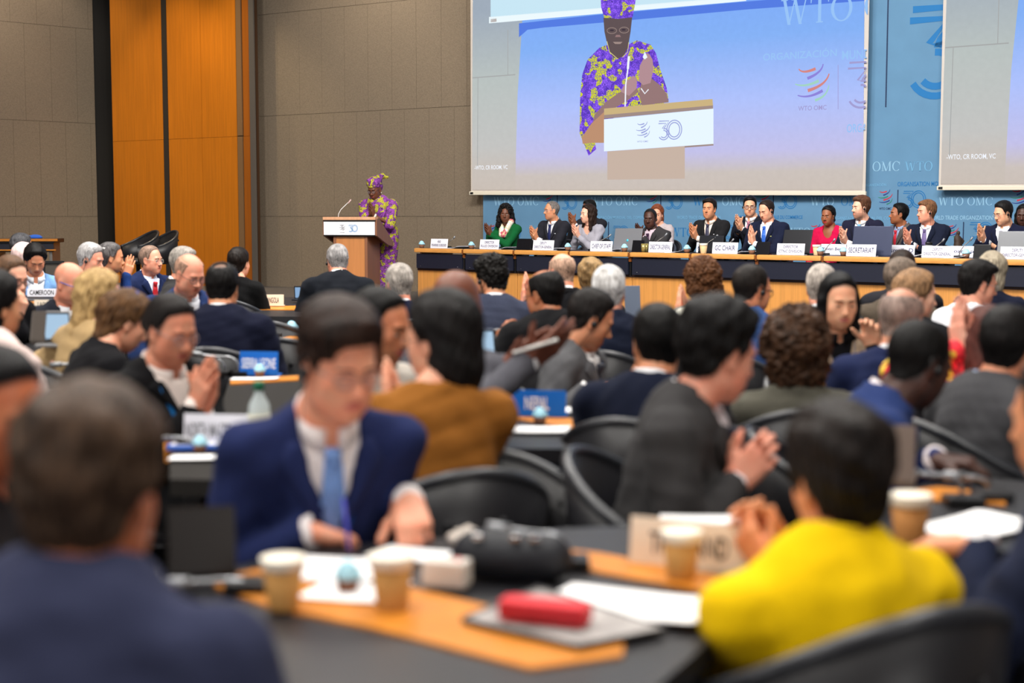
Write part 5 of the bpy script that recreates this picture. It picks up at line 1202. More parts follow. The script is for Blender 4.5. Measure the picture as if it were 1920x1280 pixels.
bb = B(); q = [(-.27, .02, lz - .015), (.27, .02, lz - .015), (.27, .46, lz - .322), (-.27, .46, lz - .322)]; bb.slab([Vector(p) for p in q], .02); put('reading_slope', bb.mesh('reading_slope'), lec, LECTD)
LI = [mat('ink_grey', (84, 80, 88), .6), mat('ink_blue30', (84, 144, 196), .6), mat('ink_light', (200, 204, 212), .6)]
T_ = lambda x, z: (x, -.0605, lz - .141 + z * KR)
put('globe_emblem', flat_mesh('globe_emblem', [moved(i, -.075, .012, .062) for i in swirl(0, 0, 0)], T_), wb, LI)
v, f = text_np('WTO OMC', .055, .007); put('lettering', flat_mesh('lettering', [([(x - .075, z - .043) for x, z in v], f, 0)], T_), wb, LI); put('thirty_emblem', flat_mesh('thirty_emblem', [moved(i, -.005, -.038, .076) for i in thirty(1, .055)], T_), wb, LI); put('rule_line', flat_mesh('rule_line', [([(-.026, -.045), (-.024, -.045), (-.024, .045), (-.026, .045)], [[0, 1, 2, 3]], 2)], T_), wb, LI)
mb = at(634, 408, LY + .02); mh = at(658, 374, LY + .02); e = thing('microphone', mb, 'white gooseneck microphone on the lectern', 'microphone'); d = mh - mb
bb = B(); bb.tube([(0, 0, -.01), (d.x * .04, 0, d.z * .22), (d.x * .22, 0, d.z * .45), (d.x * .8, 0, d.z * .85)], .0045, 8); put('gooseneck', bb.mesh('gooseneck'), e, mat('mic_white', (224, 220, 218), .4)); bb = B(); bb.tube([d * .78, d], .009, 10); put('capsule', bb.mesh('capsule'), e, mat('mic_pink', (206, 176, 172), .4)); bb = B(); bb.lathe([(.014, -.012), (.014, .004), (.006, .010)], n=14); put('socket', bb.mesh('socket'), e, STEEL)
# ------------------------------------------------------------------ chairs
def chair_proto():
    e = thing('tub_chair', (0, 0, 0), 'x', 'chair', 0, 'black tub chairs')
    n = 33; V, F = [], []
    def top(a): return .61 + .21 * (math.cos(a * .5) ** 4 if abs(a) < math.pi else 0)
    rows = []
    for i in range(n):
        a = -2.05 + 4.1 * i / (n - 1); c, s_ = math.sin(a), -math.cos(a); t = top(a); row = []
        for k, (zz, ro, ri) in enumerate(((.43, .0, 0), (.55, .02, 0), (1, .035, 0))):
            z = .43 if k == 0 else (.43 + (t - .43) * (.45 if k == 1 else 1.0)); row.append(((.245 + ro) * c, (.235 + ro) * s_ - .0, z))
        inner = [(x * .905, y * .905, z) for x, y, z in row[::-1]]; rows.append(row + inner)
    for r in rows: V += r
    for i in range(n - 1):
        for k in range(6): a = i * 6 + k; c = i * 6 + (k + 1) % 6; F.append((a, c, c + 6, a + 6))
    me = mesh_np('shell', V, F); sh = put('shell', me, e, LEATHER)
    bb = B(); bb.tube([((rows[i][2][0] + rows[i][3][0]) / 2, (rows[i][2][1] + rows[i][3][1]) / 2, rows[i][2][2]) for i in range(n)], .0165, 10); put('rim', bb.mesh('rim'), sh, mat('rim_grey', (44, 46, 51), .34, spec=.5))
    for sx in (-.07, .07):
        bb = B(); bb.lathe([(.013, 0), (.012, .006), (.004, .008)], (sx, -.262, .70), 12, Matrix.Rotation(math.pi / 2, 4, 'X')); put('stud', bb.mesh('stud'), sh, LEATHER)
    bb = B(); bb.lathe([(.001, .40), (.20, .40), (.235, .42), (.235, .455), (.20, .475), (.001, .48)], n=28); put('seat', bb.mesh('seat'), e, LEATHER)
    bb = B(); bb.lathe([(.035, .06), (.03, .09), (.03, .40)], n=16); put('column', bb.mesh('column'), e, CHROME)
    for k in range(4):
        bb = B(); a = math.pi / 4 + k * math.pi / 2; bb.box((.15 * math.cos(a), .15 * math.sin(a), .03), (.30, .04, .03), rotz(a), .006); put('foot', bb.mesh('foot'), e, CHROME)
    return e
chair0 = chair_proto(); used = [False]
def chair(x, y, z, rz, label, s=1.0):
    o = chair0 if not used[0] else copy_tree(chair0); used[0] = True
    o.location = (x, y, z); o.rotation_euler = (0, 0, rz); o['label'] = label; o.scale = (s, s, s); return o
# two spare armchairs by the timber column
for px_, py_, Yc, hd, lab in ((258, 439, 20.9, -130, 'spare black tub chair by the timber column, left one'), (294, 437, 20.8, -130, 'spare black tub chair by the timber column, right one by the metal strip')):
    p = at(px_, py_, Yc); chair(p.x, p.y, FLD, -math.radians(hd), lab, 1.12)
# ------------------------------------------------------------------ tables in the hall
def hall_table(label, pts, strips, z=.735, th=.045, mt=None, legs=None):
    P3 = [at_z(x, y, z) for x, y in pts]; c = sum(P3, Vector()) / len(P3); e = thing('conference_table', (c.x, c.y, 0), label, 'table', 0)
    loc = [(p.x - c.x, p.y - c.y) for p in P3]; ar = sum(a[0] * b_[1] - b_[0] * a[1] for a, b_ in zip(loc, loc[1:] + loc[:1]))
    if ar < 0: loc = loc[::-1]
    bb = B(); bb.prism(loc, z - th, z); put('leather_top', bb.mesh('leather_top'), e, mt or LEATHER)
    for s_ in strips:
        q = [at_z(x, y, z) for x, y in s_]; q = [(p.x - c.x, p.y - c.y) for p in q]; a_ = sum(a[0] * b_[1] - b_[0] * a[1] for a, b_ in zip(q, q[1:] + q[:1]))
        if a_ < 0: q = q[::-1]
        bb = B(); bb.prism(q, z - .03, z + .006); put('wood_strip', bb.mesh('wood_strip'), e, TEAKEDGE)
    k = len(loc)
    for i in range(k):
        x, y = loc[i]; bb = B(); bb.box((x * .8, y * .8, (z - th) / 2), (.05, .05, z - th), bev=.006); put('leg', bb.mesh('leg'), e, BLACKP)
    return e
GREYL = mat('grey_leather', (42, 40, 38), .8, spec=.1, bump=(120, .1, (1, 1, 1)))
hall_table('nearest conference table with coffee cups and red case', [(330, 1092), (560, 1030), (1060, 990), (1195, 985), (1400, 1065), (1380, 1160), (1180, 1330), (540, 1420), (480, 1200)],
           [[(403, 1088), (540, 1060), (640, 1076), (870, 1130), (1170, 1200), (1168, 1234), (995, 1258), (696, 1181), (505, 1142), (402, 1102)], [(1040, 1032), (1120, 1040), (1390, 1092), (1375, 1122), (1130, 1078), (1045, 1062)]])
hall_table('grey leather table behind the water bottle', [(318, 898), (318, 826), (404, 800), (431, 708), (585, 700), (700, 760), (720, 905)], [[(308, 832), (420, 832), (420, 846), (308, 848)], [(432, 712), (560, 706), (560, 714), (432, 722)]], mt=GREYL)
hall_table('dark table bearing the NEPAL plate', [(920, 840), (945, 770), (1120, 762), (1180, 800), (1120, 842)], [[(948, 784), (962, 774), (1135, 795), (1120, 812), (1040, 800)]])
hall_table('dark table at right bearing a tall paper cup', [(1640, 1015), (1660, 930), (1780, 890), (1960, 905), (1980, 1040)], [[(1685, 926), (1760, 916), (1885, 930), (1885, 950), (1800, 940), (1690, 944)]])
hall_table('dark table bearing the ANGOLA plate', [(452, 592), (455, 562), (560, 556), (620, 558), (590, 594)], [[(462, 577), (560, 574), (572, 578), (560, 582), (462, 581)]])
hall_table('dark table with a cupcake behind the chair beside ANGOLA', [(470, 654), (490, 628), (560, 622), (590, 640), (570, 656)], [[(528, 634), (556, 630), (560, 640), (530, 642)]])
hall_table('dark table under the chrome microphone rail at left', [(60, 735), (90, 690), (205, 692), (215, 722), (190, 740)], [[(100, 708), (205, 698), (206, 708), (104, 716)]])
hall_table('dark table under the two laptops at left', [(30, 690), (50, 640), (140, 640), (150, 670), (130, 700)], [[(48, 668), (140, 660), (142, 668), (48, 676)]])
hall_table('low dark table before the woman in beige blazer', [(1520, 740), (1530, 690), (1700, 690), (1720, 740)], [[(1530, 712), (1700, 706), (1702, 718), (1530, 722)]])
# raised side table at the far left
p = at(50, 447, 21.6); e = thing('side_desk', (p.x, p.y, FLD), 'dark raised desk with teak edge by the left wall', 'desk', math.radians(4)); zz = p.z - FLD; e.scale = (KR, KR, 1)
for nm, c, d_, m_ in (('top', (0, 0, zz - .03), (.78, .5, .06), LEATHER), ('teak_edge', (0, -.26, zz - .018), (.86, .04, .037), TEAKEDGE), ('modesty_board', (0, -.2, zz - .12), (.74, .03, .15), BLACK), ('lower_edge', (0, -.26, zz - .166), (.82, .03, .022), TEAKEDGE)): bb = B(); bb.box(c, d_, bev=.006); put(nm, bb.mesh(nm), e, m_)
for sx in (-.33, .33): bb = B(); bb.box((sx, 0, (zz - .06) / 2), (.04, .4, zz - .06), bev=.006); put('leg', bb.mesh('leg'), e, STEEL)
p2 = at(63, 445, 21.6); e = thing('blue_folder', (p2.x, p2.y, p.z + .002), 'bright blue folded cloth on the far left desk', 'folder'); g = G((-.16, -.1, -.01), (.16, .1, .09), .008); g.ell((0, 0, .012), (.13, .07, .030)); g.ell((.03, 0, .035), (.06, .04, .022), .03); V, F = g.net(); V[:, 2] = np.maximum(V[:, 2], 0); put('cloth', mesh_np('cloth', V, F), e, cloth((58, 104, 206)))
p = at(101, 505, 15.4); e = thing('monitor', (p.x, p.y, FLD), 'black-framed monitor on a stand behind the woman in denim', 'monitor', .1); hm_ = p.z - FLD
for q in (((-.10, 0, hm_), (.02, .03, .17)), ((.10, 0, hm_), (.02, .03, .17)), ((0, 0, hm_ + .077), (.22, .03, .03)), ((0, 0, hm_ - .077), (.22, .03, .02))): bb = B(); bb.box(*q, bev=.003); put('frame', bb.mesh('frame'), e, BLACKP)
bb = B(); bb.box((0, .008, hm_), (.19, .012, .15)); put('panel', bb.mesh('panel'), e, mat('monitor_panel', (70, 64, 58), .3)); bb = B(); bb.box((0, 0, (hm_ - .085) / 2), (.05, .04, hm_ - .085)); bb.box((0, 0, .01), (.3, .25, .02)); put('stand', bb.mesh('stand'), e, BLACKP)
# country plates
def floorplate(label, text, x0, x1, yt, yb, Yd, rz, col, ink, z=.735, cw=.8, ch=.46, nm='country_plate'):
    a, c = at((x0 + x1) / 2, yb, Yd), at((x0 + x1) / 2, yt, Yd); w_ = (x1 - x0) * Yd / FPX / math.cos(rz); h_ = (yb - yt) * Yd / FPX
    return plate(nm, label, [text], (a.x, a.y, a.z), rz, w_, h_, col, ink, tilt=6, cw=cw, ch=ch, group='country plates')
def yz(y, z=.741): return FPX * (CAMZ - z) / (y - HOR)
floorplate('cream plate reading ANGOLA on a far table', 'ANGOLA', 492, 532, 553, 574, yz(574.5), 0, PCREAM, INKK, cw=.56, ch=.5)
floorplate('blue plate reading SIERRA LEONE with white letters', 'SIERRA LEONE', 448, 522, 660, 705, yz(706), math.radians(-8), PBLUE, INKW, cw=.88, ch=.44)
floorplate('blue plate reading NEPAL with white letters', 'NEPAL', 952, 1061, 733, 782, yz(783), math.radians(-10), PBLUE, INKW, cw=.42, ch=.5)
floorplate('white plate reading NORTH MACEDONIA beside the navy-suited writer', 'NORTH MACEDONIA', 342, 470, 778, 840, yz(841), math.radians(-8), PWHITE, mat('ink_text_grey', (96, 96, 104), .6), cw=.94, ch=.46)
floorplate('cream plate reading THAILAND behind a paper cup', 'THAILAND', 1182, 1398, 978, 1072, yz(1073), math.radians(-24), PCREAM, INKK, cw=.66, ch=.44)
hall_table('dark raised table under the CAMEROON plate', [(20, 585), (40, 553), (120, 553), (140, 583)], [[(40, 566), (120, 566), (122, 570), (40, 570)]], z=.85)
floorplate('white plate reading CAMEROON before the woman in denim', 'CAMEROON', 51, 106, 542, 556.5, yz(557, .856), 0, PWHITE, INKK, cw=.82, ch=.62)
floorplate('cream plate half hidden behind the man with blue glasses', 'LAO', 64, 92, 563, 580.5, yz(581, .856), 0, PCREAM, INKK, cw=.5, ch=.5)
for x, y, lab, sc in ((455, 571, 'blue iced cupcake beside the ANGOLA plate', 1.1), (547, 628, 'blue iced cupcake on a teak strip near the dark-haired head', 1.15), (487, 707, 'blue iced cupcake before the SIERRA LEONE plate', .8), (375, 849, 'blue iced cupcake before the NORTH MACEDONIA plate', .72), (1012, 796, 'blue iced cupcake before the NEPAL plate', .8), (652, 1110, 'large blurred blue iced cupcake between two coffee cups', .82)):
    q = at_z(x, y, .742); cupcake((q.x, q.y, .742), lab, sc)
# nearest table: cups, papers, red case, box, bag
for x, y, lab, sc, lid in ((532, 1140, 'nearest paper cup with a cream rim at left of the table', .98, False), (735, 1140, 'paper cup right of the blue iced cupcake', 1.02, False), (1277, 1083, 'paper cup before the THAILAND plate', .98, True), (1705, 1018, 'tall paper cup beside the hand at right', 1.12, True)):
    q = at_z(x, y, .741); paper_cup((q.x, q.y, .741), lab, sc, (188, 138, 74) if x < 1600 else (176, 122, 66), True)
NAP = mat('napkin_white', (242, 242, 244), .8)
for x, y, w_, d_, rz, n, lab in ((668, 1108, .17, .15, -.3, 1, 'white napkin under the nearest cupcake'), (1180, 1138, .30, .17, -.40, 3, 'white papers beside the red case'), (770, 1040, .16, .10, -.5, 1, 'white slip held down by the writing man'), (640, 1070, .22, .18, -.2, 2, 'notepad under the writing hand'), (1320, 975, .20, .09, -.1, 1, 'cream envelope under the arm of the dark grey suit'), (1825, 990, .25, .17, .55, 2, 'white papers on the right-hand table'), (1013, 806, .19, .14, -.1, 1, 'white napkin under the cupcake by NEPAL'), (1105, 770, .20, .12, -.1, 2, 'white papers right of the NEPAL plate'), (372, 858, .16, .08, 0, 1, 'white napkin under the cupcake by NORTH MACEDONIA'), (478, 710, .2, .08, 0, 1, 'white paper under the SIERRA LEONE plate')):
    q = at_z(x, y, .743); paper((q.x, q.y, .743), rz, lab, w_, d_, n, .012 if n > 1 else .004, tint=NAP)
def poly_slab(e, nm, pts, z, th, m):
    P3 = [at_z(x, y, z) - e.location for x, y in pts]; loc = [(p.x, p.y) for p in P3]
    if sum(a[0] * b_[1] - b_[0] * a[1] for a, b_ in zip(loc, loc[1:] + loc[:1])) < 0: loc = loc[::-1]
    bb = B(); bb.prism(loc, z - e.location.z, z + th - e.location.z); return put(nm, bb.mesh(nm), e, m)
q = at_z(1030, 1155, .742); e = thing('magazine', (q.x, q.y, .742), 'grey magazine with dark cover edge under the red case', 'magazine')
poly_slab(e, 'cover', [(866, 1168), (1085, 1218), (1250, 1186), (1010, 1108)], .742, .011, mat('mag_dark', (40, 38, 40), .5)); poly_slab(e, 'page', [(874, 1161), (1085, 1209), (1240, 1178), (1012, 1106)], .753, .002, mat('mag_page', (150, 146, 144), .7, noise=(18, .35, (1, 1, 1))))
q = at_z(1022, 1166, .757); e = thing('red_case', (q.x, q.y, .757), 'red zip case lying on the grey magazine', 'case', -.36); bb = B(); bb.box((0, 0, .020), (.155, .055, .036), bev=.015); put('case_body', bb.mesh('case_body'), e, mat('case_red', (206, 34, 46), .6, bump=(60, .2, (1, 1, 1)))); bb = B(); bb.box((0, -.0275, .02), (.14, .002, .004)); put('zip', bb.mesh('zip'), e, mat('zip_dark', (70, 16, 20), .5))
q = at_z(838, 1098, .742); e = thing('charger_box', (q.x, q.y, .742), 'white charger block beside the second paper cup', 'charger', -.3); bb = B(); bb.box((0, 0, .026), (.085, .05, .05), bev=.008); put('block', bb.mesh('block'), e, mat('off_white', (214, 206, 198), .5)); bb = B(); bb.lathe([(.007, 0), (.006, .003)], (.022, 0, .051), 12); put('button', bb.mesh('button'), e, mat('red_dot', (230, 120, 120), .5))
q = at_z(960, 1080, .742); e = thing('black_bag', (q.x, q.y, .742), 'black bag with chrome clasps lying on the near table', 'bag', -.2); e.scale = (.74, .8, .85); g = G((-.18, -.10, -.01), (.18, .10, .15), .008); g.cone((-.10, 0, .05), (.10, 0, .05), .052, .050); g.ell((0, 0, .04), (.15, .065, .05), .03); V, F = g.net(); V[:, 2] = np.maximum(V[:, 2], 0); put('pouch', mesh_np('pouch', V, F), e, mat('bag_navy', (16, 19, 28), .6, bump=(30, .2, (1, 1, 1))))
for sx in (-.08, .02, .07): bb = B(); bb.box((sx, -.045, .098), (.024, .016, .012), bev=.004); put('clasp', bb.mesh('clasp'), e, CHROME)
q = at(868, 992, 3.0); e = thing('crumpled_tissue', (q.x, q.y, q.z - .02), 'crumpled white tissue on the left end of the black bag', 'tissue'); g = G((-.05, -.04, -.03), (.05, .04, .05), .005); g.ell((0, 0, 0), (.030, .022, .020)); g.ell((.012, 0, .012), (.018, .016, .016), .01); V, F = g.net(); V = V + vnormals(V, F) * (wav(V, .022, 4, 6) * .004)[:, None]; put('tissue', mesh_np('tissue', V, F), e, mat('tissue', (206, 196, 186), .8))
q = at_z(487, 838, .742); e = thing('water_bottle', (q.x, q.y, .742), 'clear water bottle with green cap beside the writing man', 'bottle'); e.scale = (1, 1, .88); bb = B(); bb.lathe([(.028, 0), (.033, .006), (.033, .125), (.030, .150), (.014, .182), (.013, .20)], n=24); put('bottle_wall', bb.mesh('bottle_wall'), e, glassy('pet', (214, 226, 230), .55, .1)); bb = B(); bb.lathe([(.0335, .045), (.0338, .046), (.0338, .115), (.0335, .116)], n=24); put('paper_label', bb.mesh('paper_label'), e, mat('bottle_label', (206, 204, 186), .7, noise=(20, .2, (1, 1, 1)))); bb = B(); bb.lathe([(.0165, .196), (.0165, .222), (.014, .226)], n=18); put('cap', bb.mesh('cap'), e, mat('cap_green', (16, 104, 72), .45))
q = at_z(395, 838, .744); e = thing('blue_booklet', (q.x, q.y - .02, .742), 'blue booklet before the NORTH MACEDONIA plate', 'booklet', .1); bb = B(); bb.box((0, 0, .008), (.24, .06, .014), bev=.003); put('cover', bb.mesh('cover'), e, mat('cover_blue', (66, 118, 220), .5)); bb = B(); bb.box((0, 0, .0165), (.22, .05, .002)); put('page_block', bb.mesh('page_block'), e, PAPER)
# chrome microphone units on the hall tables
def hallmic(px, pts, lab, z=.74, r=.006):
    b0 = at_z(px[0], px[1], z); e = thing('table_microphone', b0, lab, 'microphone', 0, 'chrome table microphones')
    P3 = [at(x, y, b0.y + dy) - b0 for x, y, dy in pts]; bb = B(); sm = []
    for i in range(len(P3) - 1):
        for t in np.linspace(0, 1, 6, endpoint=False):
            p0, p1, p2, p3 = P3[max(i - 1, 0)], P3[i], P3[i + 1], P3[min(i + 2, len(P3) - 1)]
            sm.append(.5 * ((2 * p1) + (p2 - p0) * t + (2 * p0 - 5 * p1 + 4 * p2 - p3) * t * t + (3 * p1 - p0 - 3 * p2 + p3) * t ** 3))
    sm.append(P3[-1]); bb.tube(sm, r, 8); put('gooseneck', bb.mesh('gooseneck'), e, mat('satin_chrome', (156, 158, 162), .3, metal=.8)); bb = B(); dd = (sm[-1] - sm[-3]).normalized(); bb.tube([sm[-1] - dd * .01, sm[-1] + dd * .04], r * 1.9, 10); put('capsule', bb.mesh('capsule'), e, mat('mic_grey', (150, 152, 156), .35, metal=.5))
    bb = B(); bb.box((0, 0, .010), (.09, .07, .022), bev=.005); put('base', bb.mesh('base'), e, BLACKP)
hallmic((198, 716), [(198, 716, 0), (197, 694, 0), (180, 683, 0), (140, 682, 0), (112, 683, 0)], 'chrome microphone of the left table, nearer arch')
hallmic((169, 713), [(169, 713, .05), (168, 694, .05), (155, 684, .05), (135, 684, .05), (118, 684, .05)], 'chrome microphone of the left table, farther arch')
hallmic((447, 704), [(447, 704, 0), (446, 684, 0), (432, 670, 0), (400, 668, 0), (375, 664, 0)], 'chrome microphone left of the SIERRA LEONE plate, right arch'); hallmic((421, 704), [(421, 704, .05), (420, 686, .05), (410, 673, .05), (395, 669, .05), (380, 667, .05)], 'chrome microphone left of the SIERRA LEONE plate, left arch', r=.005)
hallmic((513, 632), [(513, 632, 0), (513, 618, 0), (506, 609, 0), (496, 607, 0)], 'chrome microphone behind the navy-backed man', r=.005); hallmic((475, 573), [(475, 573, 0), (474, 562, 0), (468, 557, 0), (452, 557, 0)], 'chrome microphone left of the ANGOLA plate', r=.005)
hallmic((1062, 1062), [(1062, 1062, 0), (1064, 1030, 0), (1045, 1005, 0), (990, 998, 0), (950, 992, 0)], 'chrome microphone behind the black bag', r=.0055); hallmic((1806, 945), [(1806, 945, 0), (1800, 905, 0), (1780, 893, 0), (1745, 889, 0), (1715, 887, 0)], 'chrome microphone on the right-hand table, nearer the sleeve'); hallmic((1860, 935), [(1860, 935, .06), (1852, 905, .06), (1835, 896, .06), (1815, 893, .06), (1800, 892, .06)], 'chrome microphone on the right-hand table, nearer the edge')
hallmic((470, 1106), [(470, 1106, 0), (462, 1092, 0), (430, 1088, 0), (390, 1090, 0), (345, 1092, 0)], 'chrome microphone lying across the left end of the near table'); hallmic((360, 842), [(360, 862, 0), (360, 838, 0), (352, 824, 0), (330, 820, 0), (312, 822, 0)], 'chrome microphone left of the NORTH MACEDONIA plate', r=.005)
# laptops and tablets in the hall
DISP = emis('display_blue', (176, 206, 232), .9); DISP2 = emis('display_pale', (150, 186, 226), .8)
def lap_px(label, x0, x1, yt, yb, Yd, face, tilt=15, lid=(110, 110, 114), screen=None, cat='laptop'):
    """face: degrees the lid back looks; 0 lid back to the camera, 180 display to the camera"""
    q = at((x0 + x1) / 2, yb, Yd); w_ = (x1 - x0) * Yd / FPX; h_ = (yb - yt) * Yd / FPX; return laptop(q, math.radians(face), label, w_ / max(.3, abs(math.cos(math.radians(face)))), h_, -tilt, lid, screen, cat=cat)
lap_px('laptop with a pale blue display beside the blonde woman', 84, 134, 588, 646, 6.3, 180, 6, (150, 150, 152), DISP); lap_px('laptop lid left of the pale blue display', 56, 84, 588, 645, 6.2, -8, 14, (92, 84, 78)); lap_px('laptop with blue display before the grey-haired man in black', 552, 592, 539, 563, yz(563, .75), 175, 8, (40, 42, 48), DISP2); hall_table('dark table before the man with red tie', [(215, 560), (222, 545), (310, 545), (318, 560)], [[(222, 550), (312, 550), (313, 554), (221, 554)]], z=.735)
hall_table('dark table under the slate tablet', [(1120, 612), (1130, 588), (1260, 588), (1275, 612)], [[(1130, 596), (1262, 596), (1264, 602), (1128, 602)]])
lap_px('dark laptop lid beside the tousled man nearest the camera', 318, 442, 962, 1090, yz(1090, .75), 14, 14, (30, 26, 24))
lap_px('laptop lid before the man with red tie', 234, 264, 518, 552, yz(552, .75), 0, 12, (150, 146, 142))
lap_px('tall laptop lid behind the head of the woman in yellow', 1655, 1712, 806, 915, 3.3, -18, 12, (128, 114, 106)); lap_px('slate tablet standing beside the white-haired man', 1172, 1202, 539, 599, 9.5, 10, 10, (110, 122, 142), cat='tablet'); lap_px('bright tablet propped before the balding man', 890, 930, 617, 668, 6.3, 168, 20, (60, 70, 90), DISP, cat='tablet')
for x, y, Yd, lab in ((1008, 648, 4.35, 'white pen held between clapping hands'),):
    q = at(x, y, Yd); e = thing('pen', q, lab, 'pen'); bb = B(); bb.tube([(-.075, 0, -.022), (.04, 0, .012)], .0055, 10); put('barrel', bb.mesh('barrel'), e, mat('pen_white', (226, 226, 222), .35)); bb = B(); bb.tube([(.038, 0, .0115), (.062, 0, .0185)], .006, 10); put('cap', bb.mesh('cap'), e, mat('pen_white', (226, 226, 222), .35))
# ------------------------------------------------------------------ people
LIGHT = (226, 172, 142); FAIR = (232, 184, 158); PINK = (222, 160, 134); TAN = (204, 148, 110); OLIVE = (192, 138, 102); ASIAN = (222, 174, 140); BROWN = (146, 94, 64); DBROWN = (104, 66, 46); DARK = (72, 46, 36)
BLK = (22, 20, 20); DKB = (44, 32, 24); BRN = (78, 52, 34); GRY = (118, 114, 110); LGRY = (168, 162, 156); WHT = (206, 198, 190); SALT = (86, 82, 80)
NAVY = (30, 36, 62); CHAR = (44, 44, 50); BLACKS = (24, 24, 28); GREYS = (92, 92, 98)
def seat(info, who, s=1.0, dz=0):
    r = info['root']; h = math.radians(info['body']); chair(r[0] + .03 * math.sin(h), r[1] + .03 * math.cos(h), info['floor'], -h, 'black tub chair seating ' + ' '.join(who.split(',')[0].split()[:11]), s)
def P(who, *a, ch=True, **k):
    i = person(who, *a, **k)
    if ch: seat(i, who)
    return i
UPF = (0, .50, .87)
PH = -139.6
def pod(who, hx, hy, face, off=.78, hands=None, body=None, dY=-.17, **k):
    u = (hx - CX) / FPX; Yv = (CTAB + off * math.hypot(1, MT)) / (1 + MT * u)
    k.setdefault('hs', .93)
    if hands: k.setdefault('arms', ('clap', hands, dY, k.pop('fd', (0, .62, .78))))
    return P(who, hx, hy, Yv, face, PH if body is None else body, floor=FLD, **k)
# --- on the rostrum, left to right
SCARF = emis_print('scarf_print', (226, 214, 190), (196, 60, 96), (206, 196, 150), 26, lit=True)
w = pod('woman with long black curls in a green cardigan and floral scarf, clapping', 948, 402, -172, hands=(914, 430), kind='fd', skin=DBROWN, hair='curlylong', hc=(20, 16, 15), top='top', tc=(22, 104, 54), collar=False, pitch=2, dY=-.22)
g = G(w['N'] - .2, w['N'] + .2, .008); N_, f_, s_ = w['N'], w['f'], w['s']
for sx in (-1, 1): g.cone(N_ - f_ * .05 + s_ * .045 + np.array([sx * .03, 0, 0]), N_ + f_ * .03 + np.array([sx * .080, 0, 0]) + s_ * .035, .028, .034, .02); g.cone(N_ + f_ * .03 + np.array([sx * .080, 0, 0]) + s_ * .035, N_ + f_ * .125 - s_ * .13 + np.array([sx * .02, 0, 0]), .034, .036, .02)
V, F = g.net(); put('scarf', mesh_np('scarf', V, F), w['e'], SCARF)
pod('man with rimless glasses and short grey hair in charcoal suit, clapping', 1034, 395, -113, hands=(1000, 438), kind='ml', skin=TAN, hair='thin', hc=(96, 90, 86), tc=(46, 46, 54), tie=(30, 38, 84), glasses=(150, 150, 156), pocket=(-1, (200, 204, 214)), bamt=.15, beard=(120, 100, 90), pitch=2)
pod('dark-haired man mostly hidden behind the woman in grey', 1104, 392, -120, off=1.7, hands=(1072, 412), skin=BROWN, hair='short', hc=BLK, tc=CHAR, dY=-.25)
pod('smiling woman with long brown hair in a light grey cardigan, clapping', 1102, 402, -118, hands=(1078, 432), kind='f', skin=FAIR, hair='longwave', hc=(62, 38, 28), top='open', tc=(158, 156, 166), pitch=0, lip=(186, 92, 88))
pod('woman with auburn hair hidden behind the man in dark grey suit', 1232, 402, -165, off=1.6, kind='f', skin=LIGHT, hair='bob', hc=(108, 56, 34), top='top', tc=(188, 176, 178))
pod('man with greying stubble-free face and hearing aid, dark grey suit, purple tie, clapping', 1219, 410, -158, hands=(1198, 434), kind='md', skin=DARK, hair='thin', hc=(34, 30, 28), tc=(64, 62, 64), tie=(62, 34, 62), shirt=(196, 178, 190), ear=-1, w=1.06, eyes=.7, dY=-.24)
pod('dark-haired man with striped tie in black suit, hands clasped', 1330, 392, -150, hands=(1299, 434), kind='ml', skin=TAN, hair='sidepart', hc=(36, 26, 22), tc=(36, 36, 38), tie=(56, 56, 78), shirt=(226, 214, 202), pocket=(-1, (190, 190, 196)), pitch=0, bamt=.2)
pod('man with dark-rimmed glasses and earphone standing behind the blue-tie man, clapping', 1406, 387, -168, off=1.25, hands=(1385, 418), kind='m', skin=ASIAN, hair='short', hc=BLK, tc=(30, 32, 44), tie=(196, 130, 150), glasses=(30, 26, 26, 1), ear=1, w=.98, dY=-.25)
pod('man looking down in navy suit with bright blue tie and earphone', 1437, 395, -128, hands=(1409, 441), kind='m', skin=LIGHT, hair='recede', hc=(60, 44, 36), tc=(30, 36, 60), tie=(52, 106, 206), shirt=(238, 238, 242), ear=-1, pitch=20, eyes=.45, w=1.08, fd=(0, .25, .97), pocket=(-1, (180, 180, 120)))
pod('woman with sleek black bun and red lips in a crimson blouse', 1553, 405, -140, off=1.35, kind='fd', skin=BROWN, hair='lowbun', hc=(18, 15, 15), top='open', tc=(196, 20, 70), lip=(176, 30, 44), ear=-1, pitch=8)
pod('bearded brown-haired man with light blue tie and earphone, clapping', 1614, 390, -108, hands=(1580, 442), kind='ml', skin=FAIR, hair='quiff', hc=(74, 48, 34), tc=(34, 36, 58), tie=(120, 178, 214), shirt=(240, 240, 244), ear=-1, bamt=.55, beard=(70, 50, 40), pitch=2, pocket=(-1, (226, 230, 236)))
pod('black-haired man with red tie in grey suit seated behind, facing left', 1685, 402, -92, off=1.45, kind='m', skin=(152, 98, 66), hair='short', hc=(16, 14, 14), tc=(100, 94, 92), tie=(196, 44, 62), shirt=(150, 166, 200), body=-115, pitch=-3)
pod('short brown-haired man with purple tie and earphone in navy suit, clapping', 1737, 398, -104, hands=(1700, 444), kind='m', skin=PINK, hair='sidepart', hc=(98, 68, 46), tc=(28, 34, 54), tie=(112, 98, 146), shirt=(240, 240, 244), ear=-1, pitch=2)
pod('man with thin-framed glasses in navy suit clapping at the right end', 1881, 400, -108, hands=(1839, 438), kind='mr', skin=ASIAN, hair='short', hc=(34, 30, 30), tc=(28, 32, 56), tie=(52, 52, 100), shirt=(236, 238, 244), glasses=(176, 168, 150), ear=-1, pitch=16, eyes=.5, w=1.06)
pod('dark-haired woman cut off by the right edge behind the rostrum', 1919, 404, -150, off=1.5, kind='fd', skin=DARK, hair='long', hc=(20, 17, 16), top='top', tc=(60, 60, 66))
